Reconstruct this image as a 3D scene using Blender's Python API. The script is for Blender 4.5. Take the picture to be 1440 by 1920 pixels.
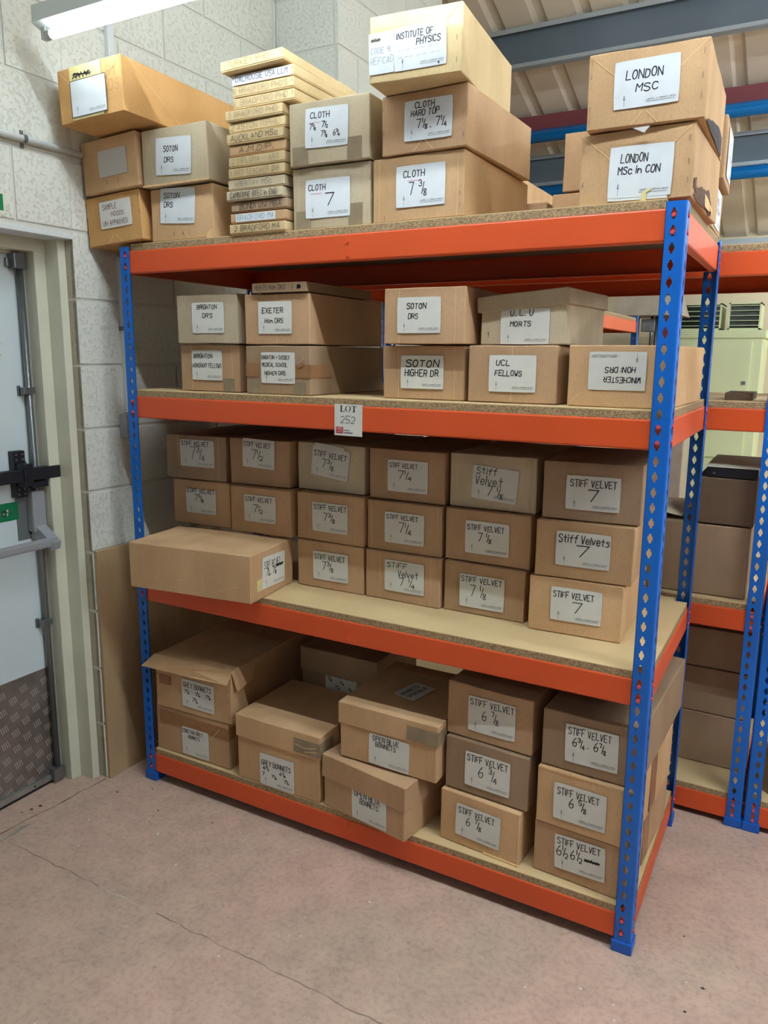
import bpy, bmesh, math, random
from mathutils import Vector, Matrix, noise
R = math.radians
rnd = random.Random(7)
for o in list(bpy.data.objects): bpy.data.objects.remove(o)
C = bpy.context.scene.collection
SC = bpy.context.scene

# ---------------------------------------------------------------- camera
cam_d = bpy.data.cameras.new('camera'); cam = bpy.data.objects.new('camera', cam_d); C.objects.link(cam)
cam_d.sensor_fit = 'VERTICAL'; cam_d.sensor_height = 24.0; cam_d.lens = 24.0 * 1434.41 / 1920
cam_d.shift_x = -9.66 / 1920; cam_d.shift_y = -22.97 / 1920
cam_d.clip_start = 0.05; cam_d.clip_end = 60
yaw, pitch, roll = -0.501998, -0.185498, 0.0093253
fw = Vector((math.sin(yaw)*math.cos(pitch), math.cos(yaw)*math.cos(pitch), math.sin(pitch)))
rt = Vector((math.cos(yaw), -math.sin(yaw), 0)); up = rt.cross(fw)
r2 = math.cos(roll)*rt + math.sin(roll)*up; u2 = -math.sin(roll)*rt + math.cos(roll)*up
mw = Matrix((r2, u2, -fw)).transposed().to_4x4(); mw.translation = Vector((2.12437, -1.93739, 1.61716))
cam.matrix_world = mw
SC.camera = cam
# ---------------------------------------------------------------- world, exposure
w = bpy.data.worlds.new('world'); SC.world = w; w.use_nodes = True
w.node_tree.nodes['Background'].inputs[0].default_value = (0.75, 0.85, 1.0, 1)
w.node_tree.nodes['Background'].inputs[1].default_value = 0.05
SC.view_settings.view_transform = 'Standard'; SC.view_settings.look = 'None'
SC.view_settings.gamma = 1; SC.view_settings.use_curve_mapping = False
SC.view_settings.exposure = 0.12
COOL = (.84, .94, 1.0)
TUBE_NEAR, TUBE_ROW, FILL_MID, FILL_BACK, FILL_FAR = 27, 200, 225, 22, 150   # tube emission, row by row; mid, back and far rows are added fill

# ---------------------------------------------------------------- materials
def lin(c):
    return tuple((v/255/12.92 if v/255 <= .04045 else ((v/255+.055)/1.055)**2.4) for v in c)
MATS = {}
def mat(name, col, rough=.6, metal=0, bump=None, var=None, spec=.5, emit=None, coat=0):
    """col sRGB 0-255; var=(scale, amount, stretch); bump=(scale, strength, stretch)"""
    if name in MATS: return MATS[name]
    m = bpy.data.materials.new(name); m.use_nodes = True; nt = m.node_tree; N = nt.nodes; L = nt.links
    b = N['Principled BSDF']; c = lin(col)
    b.inputs['Base Color'].default_value = (*c, 1); b.inputs['Roughness'].default_value = rough
    b.inputs['Metallic'].default_value = metal; b.inputs['Specular IOR Level'].default_value = spec
    tc = N.new('ShaderNodeTexCoord')
    def mapn(st):
        mp = N.new('ShaderNodeMapping'); mp.inputs['Scale'].default_value = st; L.new(tc.outputs['Object'], mp.inputs[0]); return mp
    if var:
        nz = N.new('ShaderNodeTexNoise'); nz.inputs['Scale'].default_value = var[0]; nz.inputs['Detail'].default_value = 5
        L.new(mapn(var[2] if len(var) > 2 else (1, 1, 1)).outputs[0], nz.inputs['Vector'])
        rp = N.new('ShaderNodeValToRGB'); a = var[1]
        rp.color_ramp.elements[0].position = .3; rp.color_ramp.elements[1].position = .7
        c2 = var[3] if len(var) > 3 else None
        rp.color_ramp.elements[0].color = (*[v*(1-a) for v in c], 1)
        rp.color_ramp.elements[1].color = (*(lin(c2) if c2 else [min(1, v*(1+a)) for v in c]), 1)
        L.new(nz.outputs['Fac'], rp.inputs[0]); L.new(rp.outputs[0], b.inputs['Base Color'])
    if bump:
        nz = N.new('ShaderNodeTexNoise'); nz.inputs['Scale'].default_value = bump[0]; nz.inputs['Detail'].default_value = 6
        L.new(mapn(bump[2] if len(bump) > 2 else (1, 1, 1)).outputs[0], nz.inputs['Vector'])
        bp = N.new('ShaderNodeBump'); bp.inputs['Strength'].default_value = bump[1]; bp.inputs['Distance'].default_value = .01
        L.new(nz.outputs['Fac'], bp.inputs['Height']); L.new(bp.outputs[0], b.inputs['Normal'])
    if emit:
        b.inputs['Emission Color'].default_value = (*emit[0], 1); b.inputs['Emission Strength'].default_value = emit[1]
    MATS[name] = m; return m

def cardboard(name, col):
    """kraft board: soft blotches, specks of fibre, faint vertical flutes"""
    m = mat(name, col, rough=.82, spec=.2)
    nt = m.node_tree; N = nt.nodes; L = nt.links; b = N['Principled BSDF']; tc = [n for n in N if n.type == 'TEX_COORD'][0]
    c = lin(col)
    n1 = N.new('ShaderNodeTexNoise'); n1.inputs['Scale'].default_value = 7; n1.inputs['Detail'].default_value = 4
    n2 = N.new('ShaderNodeTexNoise'); n2.inputs['Scale'].default_value = 420; n2.inputs['Detail'].default_value = 2
    mp = N.new('ShaderNodeMapping'); mp.inputs['Scale'].default_value = (1, 1, .35); L.new(tc.outputs['Object'], mp.inputs[0])
    oi = N.new('ShaderNodeObjectInfo')
    L.new(mp.outputs[0], n1.inputs['Vector']); L.new(mp.outputs[0], n2.inputs['Vector'])
    r1 = N.new('ShaderNodeValToRGB'); r1.color_ramp.elements[0].position = .3; r1.color_ramp.elements[1].position = .72
    r1.color_ramp.elements[0].color = (c[0]*.86, c[1]*.84, c[2]*.80, 1); r1.color_ramp.elements[1].color = (c[0]*1.1, c[1]*1.1, c[2]*1.1, 1)
    L.new(n1.outputs['Fac'], r1.inputs[0])
    r2 = N.new('ShaderNodeValToRGB'); r2.color_ramp.elements[0].position = .32; r2.color_ramp.elements[1].position = .5
    r2.color_ramp.elements[0].color = (.84, .82, .79, 1); r2.color_ramp.elements[1].color = (1, 1, 1, 1)
    L.new(n2.outputs['Fac'], r2.inputs[0])
    mx = N.new('ShaderNodeMix'); mx.data_type = 'RGBA'; mx.blend_type = 'MULTIPLY'; mx.inputs[0].default_value = .7
    L.new(r1.outputs[0], mx.inputs[6]); L.new(r2.outputs[0], mx.inputs[7])
    hs = N.new('ShaderNodeHueSaturation'); mr = N.new('ShaderNodeMapRange')
    mr.inputs[3].default_value = .90; mr.inputs[4].default_value = 1.10; L.new(oi.outputs['Random'], mr.inputs[0]); L.new(mr.outputs[0], hs.inputs['Value'])
    L.new(mx.outputs[2], hs.inputs['Color']); L.new(hs.outputs[0], b.inputs['Base Color'])
    wv = N.new('ShaderNodeTexWave'); wv.inputs['Scale'].default_value = 70; wv.inputs['Distortion'].default_value = .6; wv.bands_direction = 'X'
    L.new(tc.outputs['Object'], wv.inputs[0])
    bp = N.new('ShaderNodeBump'); bp.inputs['Strength'].default_value = .12; bp.inputs['Distance'].default_value = .001
    bp2 = N.new('ShaderNodeBump'); bp2.inputs['Strength'].default_value = .35; bp2.inputs['Distance'].default_value = .012
    L.new(wv.outputs['Fac'], bp.inputs['Height']); L.new(n1.outputs['Fac'], bp2.inputs['Height']); L.new(bp2.outputs[0], bp.inputs['Normal']); L.new(bp.outputs[0], b.inputs['Normal'])
    return m

KRAFT = cardboard('kraft_cardboard', (188, 154, 120))
KRAFT2 = cardboard('warm_kraft_cardboard', (202, 166, 126))
GREYK = cardboard('grey_beige_cardboard', (192, 178, 152))
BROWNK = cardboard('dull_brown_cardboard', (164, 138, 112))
AMBERK = cardboard('amber_cardboard', (206, 160, 104))
PALEK = cardboard('pale_buff_board', (218, 194, 150))
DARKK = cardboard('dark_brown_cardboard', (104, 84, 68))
EDGEK = mat('board_edge', (222, 186, 136), .8, var=(60, .12))
CREASE = mat('folded_crease', (226, 190, 134), .8)
TAPE = mat('grey_brown_parcel_tape', (140, 124, 98), .38, var=(25, .15))
TAPEB = mat('brown_parcel_tape', (150, 108, 70), .35, var=(25, .15))
TAPEY = mat('yellowed_tape', (214, 200, 140), .4, var=(20, .1))
PAPER = mat('white_paper', (214, 220, 224), .7, var=(30, .03), bump=(18, .12))
PAPERW = mat('off_white_paper', (214, 214, 206), .7, var=(30, .03), bump=(18, .12))
INK = mat('black_marker_ink', (22, 24, 32), .5)
INKG = mat('faded_pen_ink', (120, 112, 96), .7)
INKR = mat('dark_red_pen_ink', (110, 40, 60), .6)
REDL = mat('red_pen_line', (196, 70, 80), .6)
PRINT = mat('grey_printed_ink', (104, 112, 122), .7)
INKB = mat('blue_pen_ink', (70, 110, 150), .6)
STAPLE = mat('steel_staple', (150, 140, 120), .4, .8)
ORANGE = mat('orange_enamel', (216, 84, 36), .42, var=(3, .06), bump=(90, .04))
BLUE = mat('blue_enamel', (0, 100, 196), .4, var=(8, .10), bump=(60, .05))
BLUEP = mat('blue_plastic', (10, 92, 190), .45)
REDSTUD = mat('red_stud', (222, 84, 84), .35, .1)
STEEL = mat('grey_steel', (120, 124, 126), .35, .7, var=(12, .15, (1, 1, .2)))
ALU = mat('dull_aluminium', (168, 170, 168), .38, .75, var=(14, .2))
BLACK = mat('black_painted_steel', (20, 22, 32), .45)
GREYP = mat('grey_metal_paint', (148, 152, 156), .45, var=(6, .06))
DARKS = mat('dark_gap', (34, 32, 32), .8)
WHITEP = mat('white_gloss_paint', (205, 212, 212), .45)
CREAM = mat('cream_gloss_paint', (206, 207, 188), .5, var=(5, .06), bump=(30, .06))
DOORW = mat('pale_door_paint', (206, 220, 224), .5, var=(2.5, .05))
GREEN = mat('green_sign', (0, 118, 72), .45)
WHITES = mat('white_sign_print', (230, 232, 228), .5)
CABG = mat('pale_green_cabinet', (204, 212, 166), .45, var=(3, .04))
HOODM = mat('dull_hood_metal', (176, 166, 150), .5, .3, var=(9, .12))
WEB = mat('blue_grey_steelwork', (104, 116, 126), .5, .2, var=(2, .15, (1, 1, .3)))
FLANGE = mat('galvanised_flange', (176, 186, 192), .35, .4)
MAROON = mat('maroon_steelwork', (128, 62, 70), .5, var=(4, .08))
BLUEPIPE = mat('bright_blue_pipe', (0, 116, 190), .25)
ROOF = mat('cream_roof_sheet', (220, 208, 188), .6, var=(3, .06))
FARWALL = mat('cream_far_wall', (214, 200, 168), .8, var=(2, .04))
DAMPER = mat('black_green_glass', (40, 52, 44), .2, var=(6, .5))
SLATM = mat('pale_green_slat', (190, 206, 160), .4)

# painted blockwork: open-textured face
def blockpaint(name, col):
    m = mat(name, col, rough=.75, spec=.3, var=(2.2, .05))
    nt = m.node_tree; N = nt.nodes; L = nt.links; b = N['Principled BSDF']; tc = [n for n in N if n.type == 'TEX_COORD'][0]
    n1 = N.new('ShaderNodeTexNoise'); n1.inputs['Scale'].default_value = 75; n1.inputs['Detail'].default_value = 6; n1.inputs['Roughness'].default_value = .6
    g = N.new('ShaderNodeNewGeometry'); L.new(g.outputs['Position'], n1.inputs['Vector'])
    rp = N.new('ShaderNodeValToRGB'); rp.color_ramp.elements[0].position = .33; rp.color_ramp.elements[1].position = .47
    L.new(n1.outputs['Fac'], rp.inputs[0])
    bp = N.new('ShaderNodeBump'); bp.inputs['Strength'].default_value = .55; bp.inputs['Distance'].default_value = .006
    L.new(rp.outputs[0], bp.inputs['Height']); L.new(bp.outputs[0], b.inputs['Normal'])
    return m
BLOCKP = blockpaint('painted_blockwork', (214, 216, 206))
MORTAR = mat('painted_mortar', (204, 204, 196), .8, bump=(120, .3))

def chip(name, col, sc, dark):
    m = mat(name, col, rough=.8, spec=.2)
    nt = m.node_tree; N = nt.nodes; L = nt.links; b = N['Principled BSDF']; c = lin(col)
    g = N.new('ShaderNodeNewGeometry')
    v = N.new('ShaderNodeTexVoronoi'); v.inputs['Scale'].default_value = sc; L.new(g.outputs['Position'], v.inputs['Vector'])
    rp = N.new('ShaderNodeValToRGB'); e = rp.color_ramp.elements; e[0].position = .05; e[1].position = .9
    e[0].color = (c[0]*dark, c[1]*dark, c[2]*dark*.9, 1); e[1].color = (*[min(1, k*1.15) for k in c], 1)
    sp = N.new('ShaderNodeSeparateColor'); L.new(v.outputs['Color'], sp.inputs[0]); L.new(sp.outputs[0], rp.inputs[0]); L.new(rp.outputs[0], b.inputs['Base Color'])
    bp = N.new('ShaderNodeBump'); bp.inputs['Strength'].default_value = .3; bp.inputs['Distance'].default_value = .002
    L.new(sp.outputs[1], bp.inputs['Height']); L.new(bp.outputs[0], b.inputs['Normal'])
    return m
CHIPE = chip('chipboard_edge', (172, 146, 112), 330, .5)
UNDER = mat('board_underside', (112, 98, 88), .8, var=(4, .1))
CHIPT = mat('chipboard_face', (206, 180, 134), .7, var=(5, .08), bump=(200, .05))
PLY = mat('worn_plywood', (178, 150, 112), .7, var=(5, .22, (1, 1, .25)), bump=(60, .2))

def floor_mat():
    m = bpy.data.materials.new('worn_painted_concrete'); m.use_nodes = True; nt = m.node_tree; N = nt.nodes; L = nt.links; b = N['Principled BSDF']
    g = N.new('ShaderNodeNewGeometry')
    def nz(s, d=6, r=.6):
        n = N.new('ShaderNodeTexNoise'); n.inputs['Scale'].default_value = s; n.inputs['Detail'].default_value = d; n.inputs['Roughness'].default_value = r
        L.new(g.outputs['Position'], n.inputs['Vector']); return n
    def ramp(n, p0, p1, c0, c1):
        rp = N.new('ShaderNodeValToRGB'); e = rp.color_ramp.elements; e[0].position = p0; e[1].position = p1; e[0].color = c0; e[1].color = c1
        L.new(n.outputs['Fac'], rp.inputs[0]); return rp
    a = ramp(nz(1.6), .35, .65, (*lin((192, 171, 153)), 1), (*lin((206, 174, 158)), 1))
    d = ramp(nz(9), .3, .75, (.80, .80, .80, 1), (1.08, 1.06, 1.04, 1))
    e = ramp(nz(60, 4), .3, .55, (.82, .80, .78, 1), (1, 1, 1, 1))
    f = ramp(nz(17, 3), .68, .76, (1, 1, 1, 1), (.72, .68, .66, 1))
    cur = a.outputs[0]
    for x in (d, e, f):
        mx = N.new('ShaderNodeMix'); mx.data_type = 'RGBA'; mx.blend_type = 'MULTIPLY'; mx.inputs[0].default_value = 1
        L.new(cur, mx.inputs[6]); L.new(x.outputs[0], mx.inputs[7]); cur = mx.outputs[2]
    L.new(cur, b.inputs['Base Color']); b.inputs['Roughness'].default_value = .62; b.inputs['Specular IOR Level'].default_value = .35
    bp = N.new('ShaderNodeBump'); bp.inputs['Strength'].default_value = .25; bp.inputs['Distance'].default_value = .004
    L.new(nz(35, 8, .7).outputs['Fac'], bp.inputs['Height']); L.new(bp.outputs[0], b.inputs['Normal'])
    return m
FLOOR = floor_mat()

# ---------------------------------------------------------------- mesh helpers
class MB:
    def __init__(s): s.v = []; s.f = []
    def add(s, vs, fs, M=None):
        n = len(s.v); s.v += [tuple(M @ Vector(p)) if M else tuple(p) for p in vs]; s.f += [tuple(i+n for i in f) for f in fs]; return s
    def box(s, x0, y0, z0, x1, y1, z1, M=None):
        return s.add([(x0,y0,z0),(x1,y0,z0),(x1,y1,z0),(x0,y1,z0),(x0,y0,z1),(x1,y0,z1),(x1,y1,z1),(x0,y1,z1)],
                     [(0,3,2,1),(4,5,6,7),(0,1,5,4),(1,2,6,5),(2,3,7,6),(3,0,4,7)], M)
    def cyl(s, p0, p1, r, n=12, r1=None, caps=True):
        p0, p1 = Vector(p0), Vector(p1); d = (p1-p0).normalized(); a = d.orthogonal().normalized(); b = d.cross(a); r1 = r if r1 is None else r1
        vs = []
        for p, q in ((p0, r), (p1, r1)):
            for i in range(n):
                t = 2*math.pi*i/n; vs.append(p + q*(math.cos(t)*a + math.sin(t)*b))
        fs = [(i, (i+1) % n, n+(i+1) % n, n+i) for i in range(n)]
        if caps: fs += [tuple(range(n-1, -1, -1)), tuple(range(n, 2*n))]
        return s.add(vs, fs)
    def extr(s, prof, a, b, axis='x'):
        """closed profile [(p,q)] swept from a to b along axis; p,q = the other two axes"""
        n = len(prof)
        def P(t, p, q): return {'x': (t, p, q), 'y': (p, t, q), 'z': (p, q, t)}[axis]
        vs = [P(a, *p) for p in prof] + [P(b, *p) for p in prof]
        return s.add(vs, [(i, (i+1) % n, n+(i+1) % n, n+i) for i in range(n)] + [tuple(range(n-1, -1, -1)), tuple(range(n, 2*n))])
    def mesh(s, name, m, bevel=0, smooth=False):
        me = bpy.data.meshes.new(name); me.from_pydata(s.v, [], s.f)
        bm = bmesh.new(); bm.from_mesh(me); bmesh.ops.recalc_face_normals(bm, faces=bm.faces)
        if bevel: bmesh.ops.bevel(bm, geom=[e for e in bm.edges if len(e.link_faces) == 2 and e.calc_face_angle(0) > .5], offset=bevel, segments=2, affect='EDGES', profile=.6)
        bm.to_mesh(me); bm.free()
        me.materials.append(m)
        if smooth:
            for p in me.polygons: p.use_smooth = True
        return me
    def build(s, name, m, parent=None, bevel=0, smooth=False, **kw):
        return link(name, s.mesh(name, m, bevel, smooth), parent, **kw)
def link(name, me, parent=None, loc=None, rot=None, **kw):
    o = bpy.data.objects.new(name, me); C.objects.link(o); o.parent = parent
    if loc: o.location = loc
    if rot: o.rotation_euler = rot
    for k, v in kw.items(): o[k] = v
    return o
def thing(name, label, cat, loc=(0, 0, 0), rot=(0, 0, 0), group=None):
    o = bpy.data.objects.new(name, None); C.objects.link(o); o.location = loc; o.rotation_euler = rot
    o.empty_display_size = .05; o['label'] = label; o['category'] = cat
    if group: o['group'] = group
    return o
def ribbon(mb, pts, wd, mp):
    for a, b in zip(pts, pts[1:]):
        dx, dy = b[0]-a[0], b[1]-a[1]; l = math.hypot(dx, dy) or 1e-9; nx, ny = -dy/l*wd/2, dx/l*wd/2; ex, ey = dx/l*wd*.3, dy/l*wd*.3
        q = [(a[0]-ex+nx, a[1]-ey+ny), (a[0]-ex-nx, a[1]-ey-ny), (b[0]+ex-nx, b[1]+ey-ny), (b[0]+ex+nx, b[1]+ey+ny)]
        mb.add([mp(*p) for p in q], [(0, 1, 2, 3)])

# ---------------------------------------------------------------- hand-lettering (single-stroke letters)
G = {'A': '00 26 40;12 32', 'B': '00 06;~06 36 45 43 03;~03 43 41 40 00', 'C': '~45 36 16 04 02 10 30 41', 'D': '00 06;~06 26 45 41 20 00',
 'E': '46 06 00 40;03 33', 'F': '46 06 00;03 33', 'G': '~45 36 16 04 02 10 30 41 43;43 23', 'H': '06 00;46 40;03 43', 'I': '06 00', 'J': '36 31;~31 20 10 01',
 'K': '06 00;46 03 40', 'L': '06 00 40', 'M': '00 06 23 46 40', 'N': '00 06 40 46', 'O': '~16 36 44 42 30 10 02 04 16 36', 'P': '00 06;~06 36 45 43 33 03',
 'R': '00 06;~06 36 45 43 33 03;23 40', 'S': '~45 36 16 05 04 33 42 41 30 10 01', 'T': '06 46;26 20', 'U': '~06 02 10 30 42 46', 'V': '06 20 46', 'W': '06 10 23 30 46',
 'X': '06 40;46 00', 'Y': '06 23 46;23 20', 'Q': '~16 36 44 42 30 10 02 04 16 36;31 50', 'Z': '06 46 00 40',
 '0': '~16 36 44 42 30 10 02 04 16 36', '1': '06 00', '2': '~05 16 36 45 43 00;00 40', '3': '~05 16 36 44 23;~23 43 41 30 10 01', '4': '36 02 42;35 30',
 '5': '46 06 03;~03 33 42 41 30 00', '6': '~36 14 02 10 30 41 43 33 02', '7': '06 46 20', '8': '~23 05 16 36 45 23 01 10 30 41 23', '9': '~44 35 16 04 13 33 45 30',
 '/': '00 46', '.': '00 10', ',': '11 00', ':': '01 02;04 05', '-': '03 33', '+': '03 43;25 21', '&': '~40 05 16 25 02 10 20 42', "'": '06 04', '=': '02 42;04 44',
 'a': '~43 34 14 02 10 30 42;44 40', 'c': '~43 34 14 02 10 30 41', 'e': '~02 42 43 34 14 02 10 30 41', 'f': '~46 36 25 20;04 44', 'h': '06 00;~02 24 42 40', 'i': '04 00;06 05',
 'l': '06 00', 'n': '04 00;~02 24 42 40', 'o': '~14 34 42 30 10 02 14', 'p': '04 00;~04 34 42 31 01', 'r': '04 00;~02 24 44', 's': '~43 24 03 32 41 20 00', 't': '26 21 30;04 44',
 'u': '~04 01 20 41;44 40', 'v': '04 20 44', 'x': '04 40;44 00', 'y': '04 22;44 00', 'b': '06 00;~03 34 42 30 00', 'k': '06 00;44 02 40', 'm': '04 00;~03 14 20;~23 34 40', 'd': '~43 34 14 02 10 30 42;46 40'}
def glyph(ch):
    out = []
    for st in G[ch].split(';'):
        sm = st[0] == '~'; p = [(int(t[0])/6*1.05, int(t[1])/6) for t in st.lstrip('~').split()]
        if sm and len(p) > 2:
            for _ in range(2):
                q = [p[0]]
                for a, b in zip(p, p[1:]): q += [(a[0]*.75+b[0]*.25, a[1]*.75+b[1]*.25), (a[0]*.25+b[0]*.75, a[1]*.25+b[1]*.75)]
                p = q + [p[-1]]
        out.append(p)
    return out
def adv(ch): return {' ': .55, 'I': .3, '1': .3, 'i': .3, 'l': .3, '.': .3, ',': .3, ':': .3, "'": .25}.get(ch, .98)
def layout(txt):
    """strokes of a line in em units and its width; {a/b} is a raised fraction"""
    st = []; x = 0; i = 0; r = random.Random(txt)
    while i < len(txt):
        ch = txt[i]
        if ch == '{':
            j = txt.index('}', i); a, b = txt[i+1:j].split('/')
            x += .06
            for k in a:
                for p in glyph(k): st.append([(x+q[0]*.62, .60+q[1]*.50) for q in p])
                x += adv(k)*.55
            st.append([(x-.08, -.02), (x+.26, .92)]); x += .20
            for k in b:
                for p in glyph(k): st.append([(x+q[0]*.62, -.16+q[1]*.50) for q in p])
                x += adv(k)*.55
            x += .30; i = j+1; continue
        if ch == '#':           # crossed-out scribble
            z = [(x+k*.13, .25+.5*(k % 2)+r.uniform(-.1, .1)) for k in range(11)]; st.append(z); st.append([(x, .4), (x+1.4, .6)]); st.append([(x, .62), (x+1.4, .42)]); st.append([(x, .3), (x+1.3, .35)]); x += 1.6; i += 1; continue
        if ch != ' ':
            dy = r.uniform(-.05, .05); sl = r.uniform(.02, .16); sc = r.uniform(.92, 1.06)
            for p in glyph(ch): st.append([(x+q[0]*sc+q[1]*sl, q[1]*sc+dy) for q in p])
        x += adv(ch); i += 1
    return st, max(x-.28, .2)
def write(lines, W, H, wd0, mp, mb=None):
    """lines [(text,x0,x1,y0,y1)] in fractions of a W x H sheet centred on the origin"""
    mb = mb or MB()
    for t, x0, x1, y0, y1 in lines:
        st, wl = layout(t); sy = (y1-y0)*H; sx = (x1-x0)*W/wl
        if any(c in t for c in '{7') and len(t) < 14: sx = max(sx, .62*sy)
        wd = min(wd0, .155*sx+.0005, .16*sy+.0004)
        for p in st:
            ribbon(mb, [((x0-.5)*W + q[0]*sx, (y0-.5)*H + q[1]*sy) for q in p], wd, mp)
    return mb

# ================================================================ THE SETTING
XW = -.13            # face of the left wall
YC = -.08            # its end at the door opening
floor = MB().box(-3, -6, -.1, 7.5, 8, 0).build('floor', FLOOR, kind='structure')
def crack(pts, wd, m, name, seed):
    r = random.Random(seed); mb = MB(); P = []
    for a, b in zip(pts, pts[1:]):
        n = max(2, int(math.dist(a, b)/.03))
        for i in range(n): t = i/n; P.append((a[0]+(b[0]-a[0])*t+r.uniform(-.004, .004), a[1]+(b[1]-a[1])*t+r.uniform(-.004, .004), wd*r.uniform(.25, 1)))
    for a, b in zip(P, P[1:]):
        d = Vector((b[0]-a[0], b[1]-a[1])).normalized(); nx, ny = -d.y, d.x
        mb.add([(a[0]+nx*a[2], a[1]+ny*a[2], .0006), (a[0]-nx*a[2], a[1]-ny*a[2], .0006), (b[0]-nx*b[2], b[1]-ny*b[2], .0006), (b[0]+nx*b[2], b[1]+ny*b[2], .0006)], [(0, 1, 2, 3)])
    return mb.build(name, m, floor)
CRK = mat('crack_dirt', (84, 74, 66), .9); FILL = mat('grey_joint_filler', (150, 144, 132), .8, var=(20, .15)); CRK2 = mat('worn_joint', (132, 116, 104), .9)
crack([(-.128, -.09), (-.14, -.2), (-.148, -.33), (-.158, -.42), (-.175, -.62), (-.17, -1.2)], .0035, CRK, 'floor_crack', 1)
crack([(-.13, -.42), (-.125, -.6), (-.12, -1.2)], .008, FILL, 'joint_filler', 2)
crack([(-.10, -.522), (.2, -.521), (.37, -.522)], .002, CRK2, 'floor_joint', 3)
crack([(.37, -.52), (.575, -.522)], .0035, mat('pale_joint_edge', (190, 180, 166), .8), 'floor_joint', 4)
crack([(.575, -.522), (1.0, -.523), (1.6, -.53), (2.4, -.53)], .0022, CRK2, 'floor_joint', 5)
mb = MB(); r = random.Random(3)
spots = [(.30, -.24), (.36, -.20), (.47, -.33), (.95, -.37), (.97, -.40), (1.0, -.385), (.63, -.15), (1.86, -.26), (1.98, -.02), (-.02, -.27), (0.03, -.3), (-.08, -.2), (.12, -.42), (1.40, -.62)] + [(r.uniform(-.1, 2.6), r.uniform(-1.2, -.1)) for _ in range(26)]
for x, y in spots:
    n = r.randint(4, 6); s_ = r.uniform(.0025, .007); a0 = r.random()*6
    ring = [(x+s_*r.uniform(.6, 1.2)*math.cos(a0+k*6.283/n), y+s_*r.uniform(.5, 1)*math.sin(a0+k*6.283/n)) for k in range(n)]
    mb.add([(p[0], p[1], .0008) for p in ring]+[(x, y, .0022)], [(k, (k+1) % n, n) for k in range(n)])
o = mb.build('paint_flakes', mat('white_paint_flake', (214, 210, 202), .8)); o['kind'] = 'stuff'; o['label'] = 'tiny white paint flakes scattered over the pink grey floor'; o['category'] = 'debris'
mb = MB()
for x, y in [(.20, -.14), (.42, -.10), (-.02, -.13), (1.99, -.12), (2.02, -.02), (1.73, -.40), (.08, -.05), (2.3, .1), (2.2, .3), (-.2, -.36), (-.19, -.33), (-.21, -.39), (1.95, .15)]:
    n = 6; s_ = r.uniform(.004, .009); ring = [(x+s_*r.uniform(.6, 1.3)*math.cos(k), y+s_*r.uniform(.5, .9)*math.sin(k)) for k in range(n)]
    mb.add([(p[0], p[1], .0008) for p in ring]+[(x, y, .002)], [(k, (k+1) % n, n) for k in range(n)])
o = mb.build('dirt_specks', mat('dark_dirt', (60, 54, 50), .9)); o['kind'] = 'stuff'; o['label'] = 'dark specks of dirt scattered over the pink grey floor'; o['category'] = 'debris'

# ---- blockwork walls: a recessed mortar plane, every block its own part
BH, BL_, J = .225, .45, .010
def block_mesh(L, H, D=.02, seed=0):
    mb = MB().box(0, 0, 0, L, D, H); me = mb.mesh('block', BLOCKP, bevel=.003); return me
_blk = {}
def blocks(parent, origin, U, N_, u0, u1, z0, z1, phase, skip=None):
    """courses of blocks over a plane: U = unit vector along, N_ = outward normal"""
    M0 = Matrix((U, -N_, Vector((0, 0, 1)))).transposed().to_4x4(); M0.translation = origin
    k0 = int(math.floor(z0/BH+.001)); z = k0*BH
    while z < z1-.01:
        k = int(round(z/BH)); st = phase[k % 2]; u = st + BL_*math.floor((u0-st)/BL_)
        while u < u1-.01:
            a, b = max(u, u0), min(u+BL_, u1); c, d = max(z, z0), min(z+BH, z1)
            if b-a > .02 and d-c > .02 and not (skip and skip((a+b)/2, (c+d)/2)):
                if 0 < u-u0 < .03 and z < 1.99: a = u0
                aa = a+J/2 if a == u else a; bb = b-J/2 if b == u+BL_ else b
                L, H = round(bb-aa, 4), round(d-c-J, 4)
                if (L, H) not in _blk: _blk[(L, H)] = block_mesh(L, H)
                ob = bpy.data.objects.new('block', _blk[(L, H)]); C.objects.link(ob); ob.parent = parent
                ob.matrix_parent_inverse = Matrix(); ob.matrix_local = M0 @ Matrix.Translation((aa, -rnd.uniform(0, .0012), c+J/2))
            u += BL_
        z += BH
DZ = 2.0             # head of the door opening
wall_left = MB().box(XW-.16, YC+.001, 0, XW-.004, 1.08, 5.2).box(XW-.16, -1.30, DZ+.012, XW-.004, YC+.001, 5.2).box(XW-.16, -6, 0, XW-.004, -1.30, 6.6).build('wall_left', MORTAR, kind='structure')
ph = (-.065, .16)
# U along +y, normal +x
blocks(wall_left, Vector((XW-.02+.02, 0, 0)), Vector((0, 1, 0)), Vector((1, 0, 0)), YC, 1.08, 0, 3.6, ph)
blocks(wall_left, Vector((XW, 0, 0)), Vector((0, 1, 0)), Vector((1, 0, 0)), -1.30, YC, 2.025, 3.6, ph)
blocks(wall_left, Vector((XW, 0, 0)), Vector((0, 1, 0)), Vector((1, 0, 0)), -1.90, -1.30, 0, 3.6, ph)
# return face into the door opening (faces -y), painted drab
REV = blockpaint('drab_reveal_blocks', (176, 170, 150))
rv = MB()
for k in range(9): rv.box(XW-.16, YC-.0, k*BH+.004, XW-.001, YC+.02, min((k+1)*BH-.004, DZ))
rv.build('reveal_face', REV, wall_left, bevel=.002)
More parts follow.
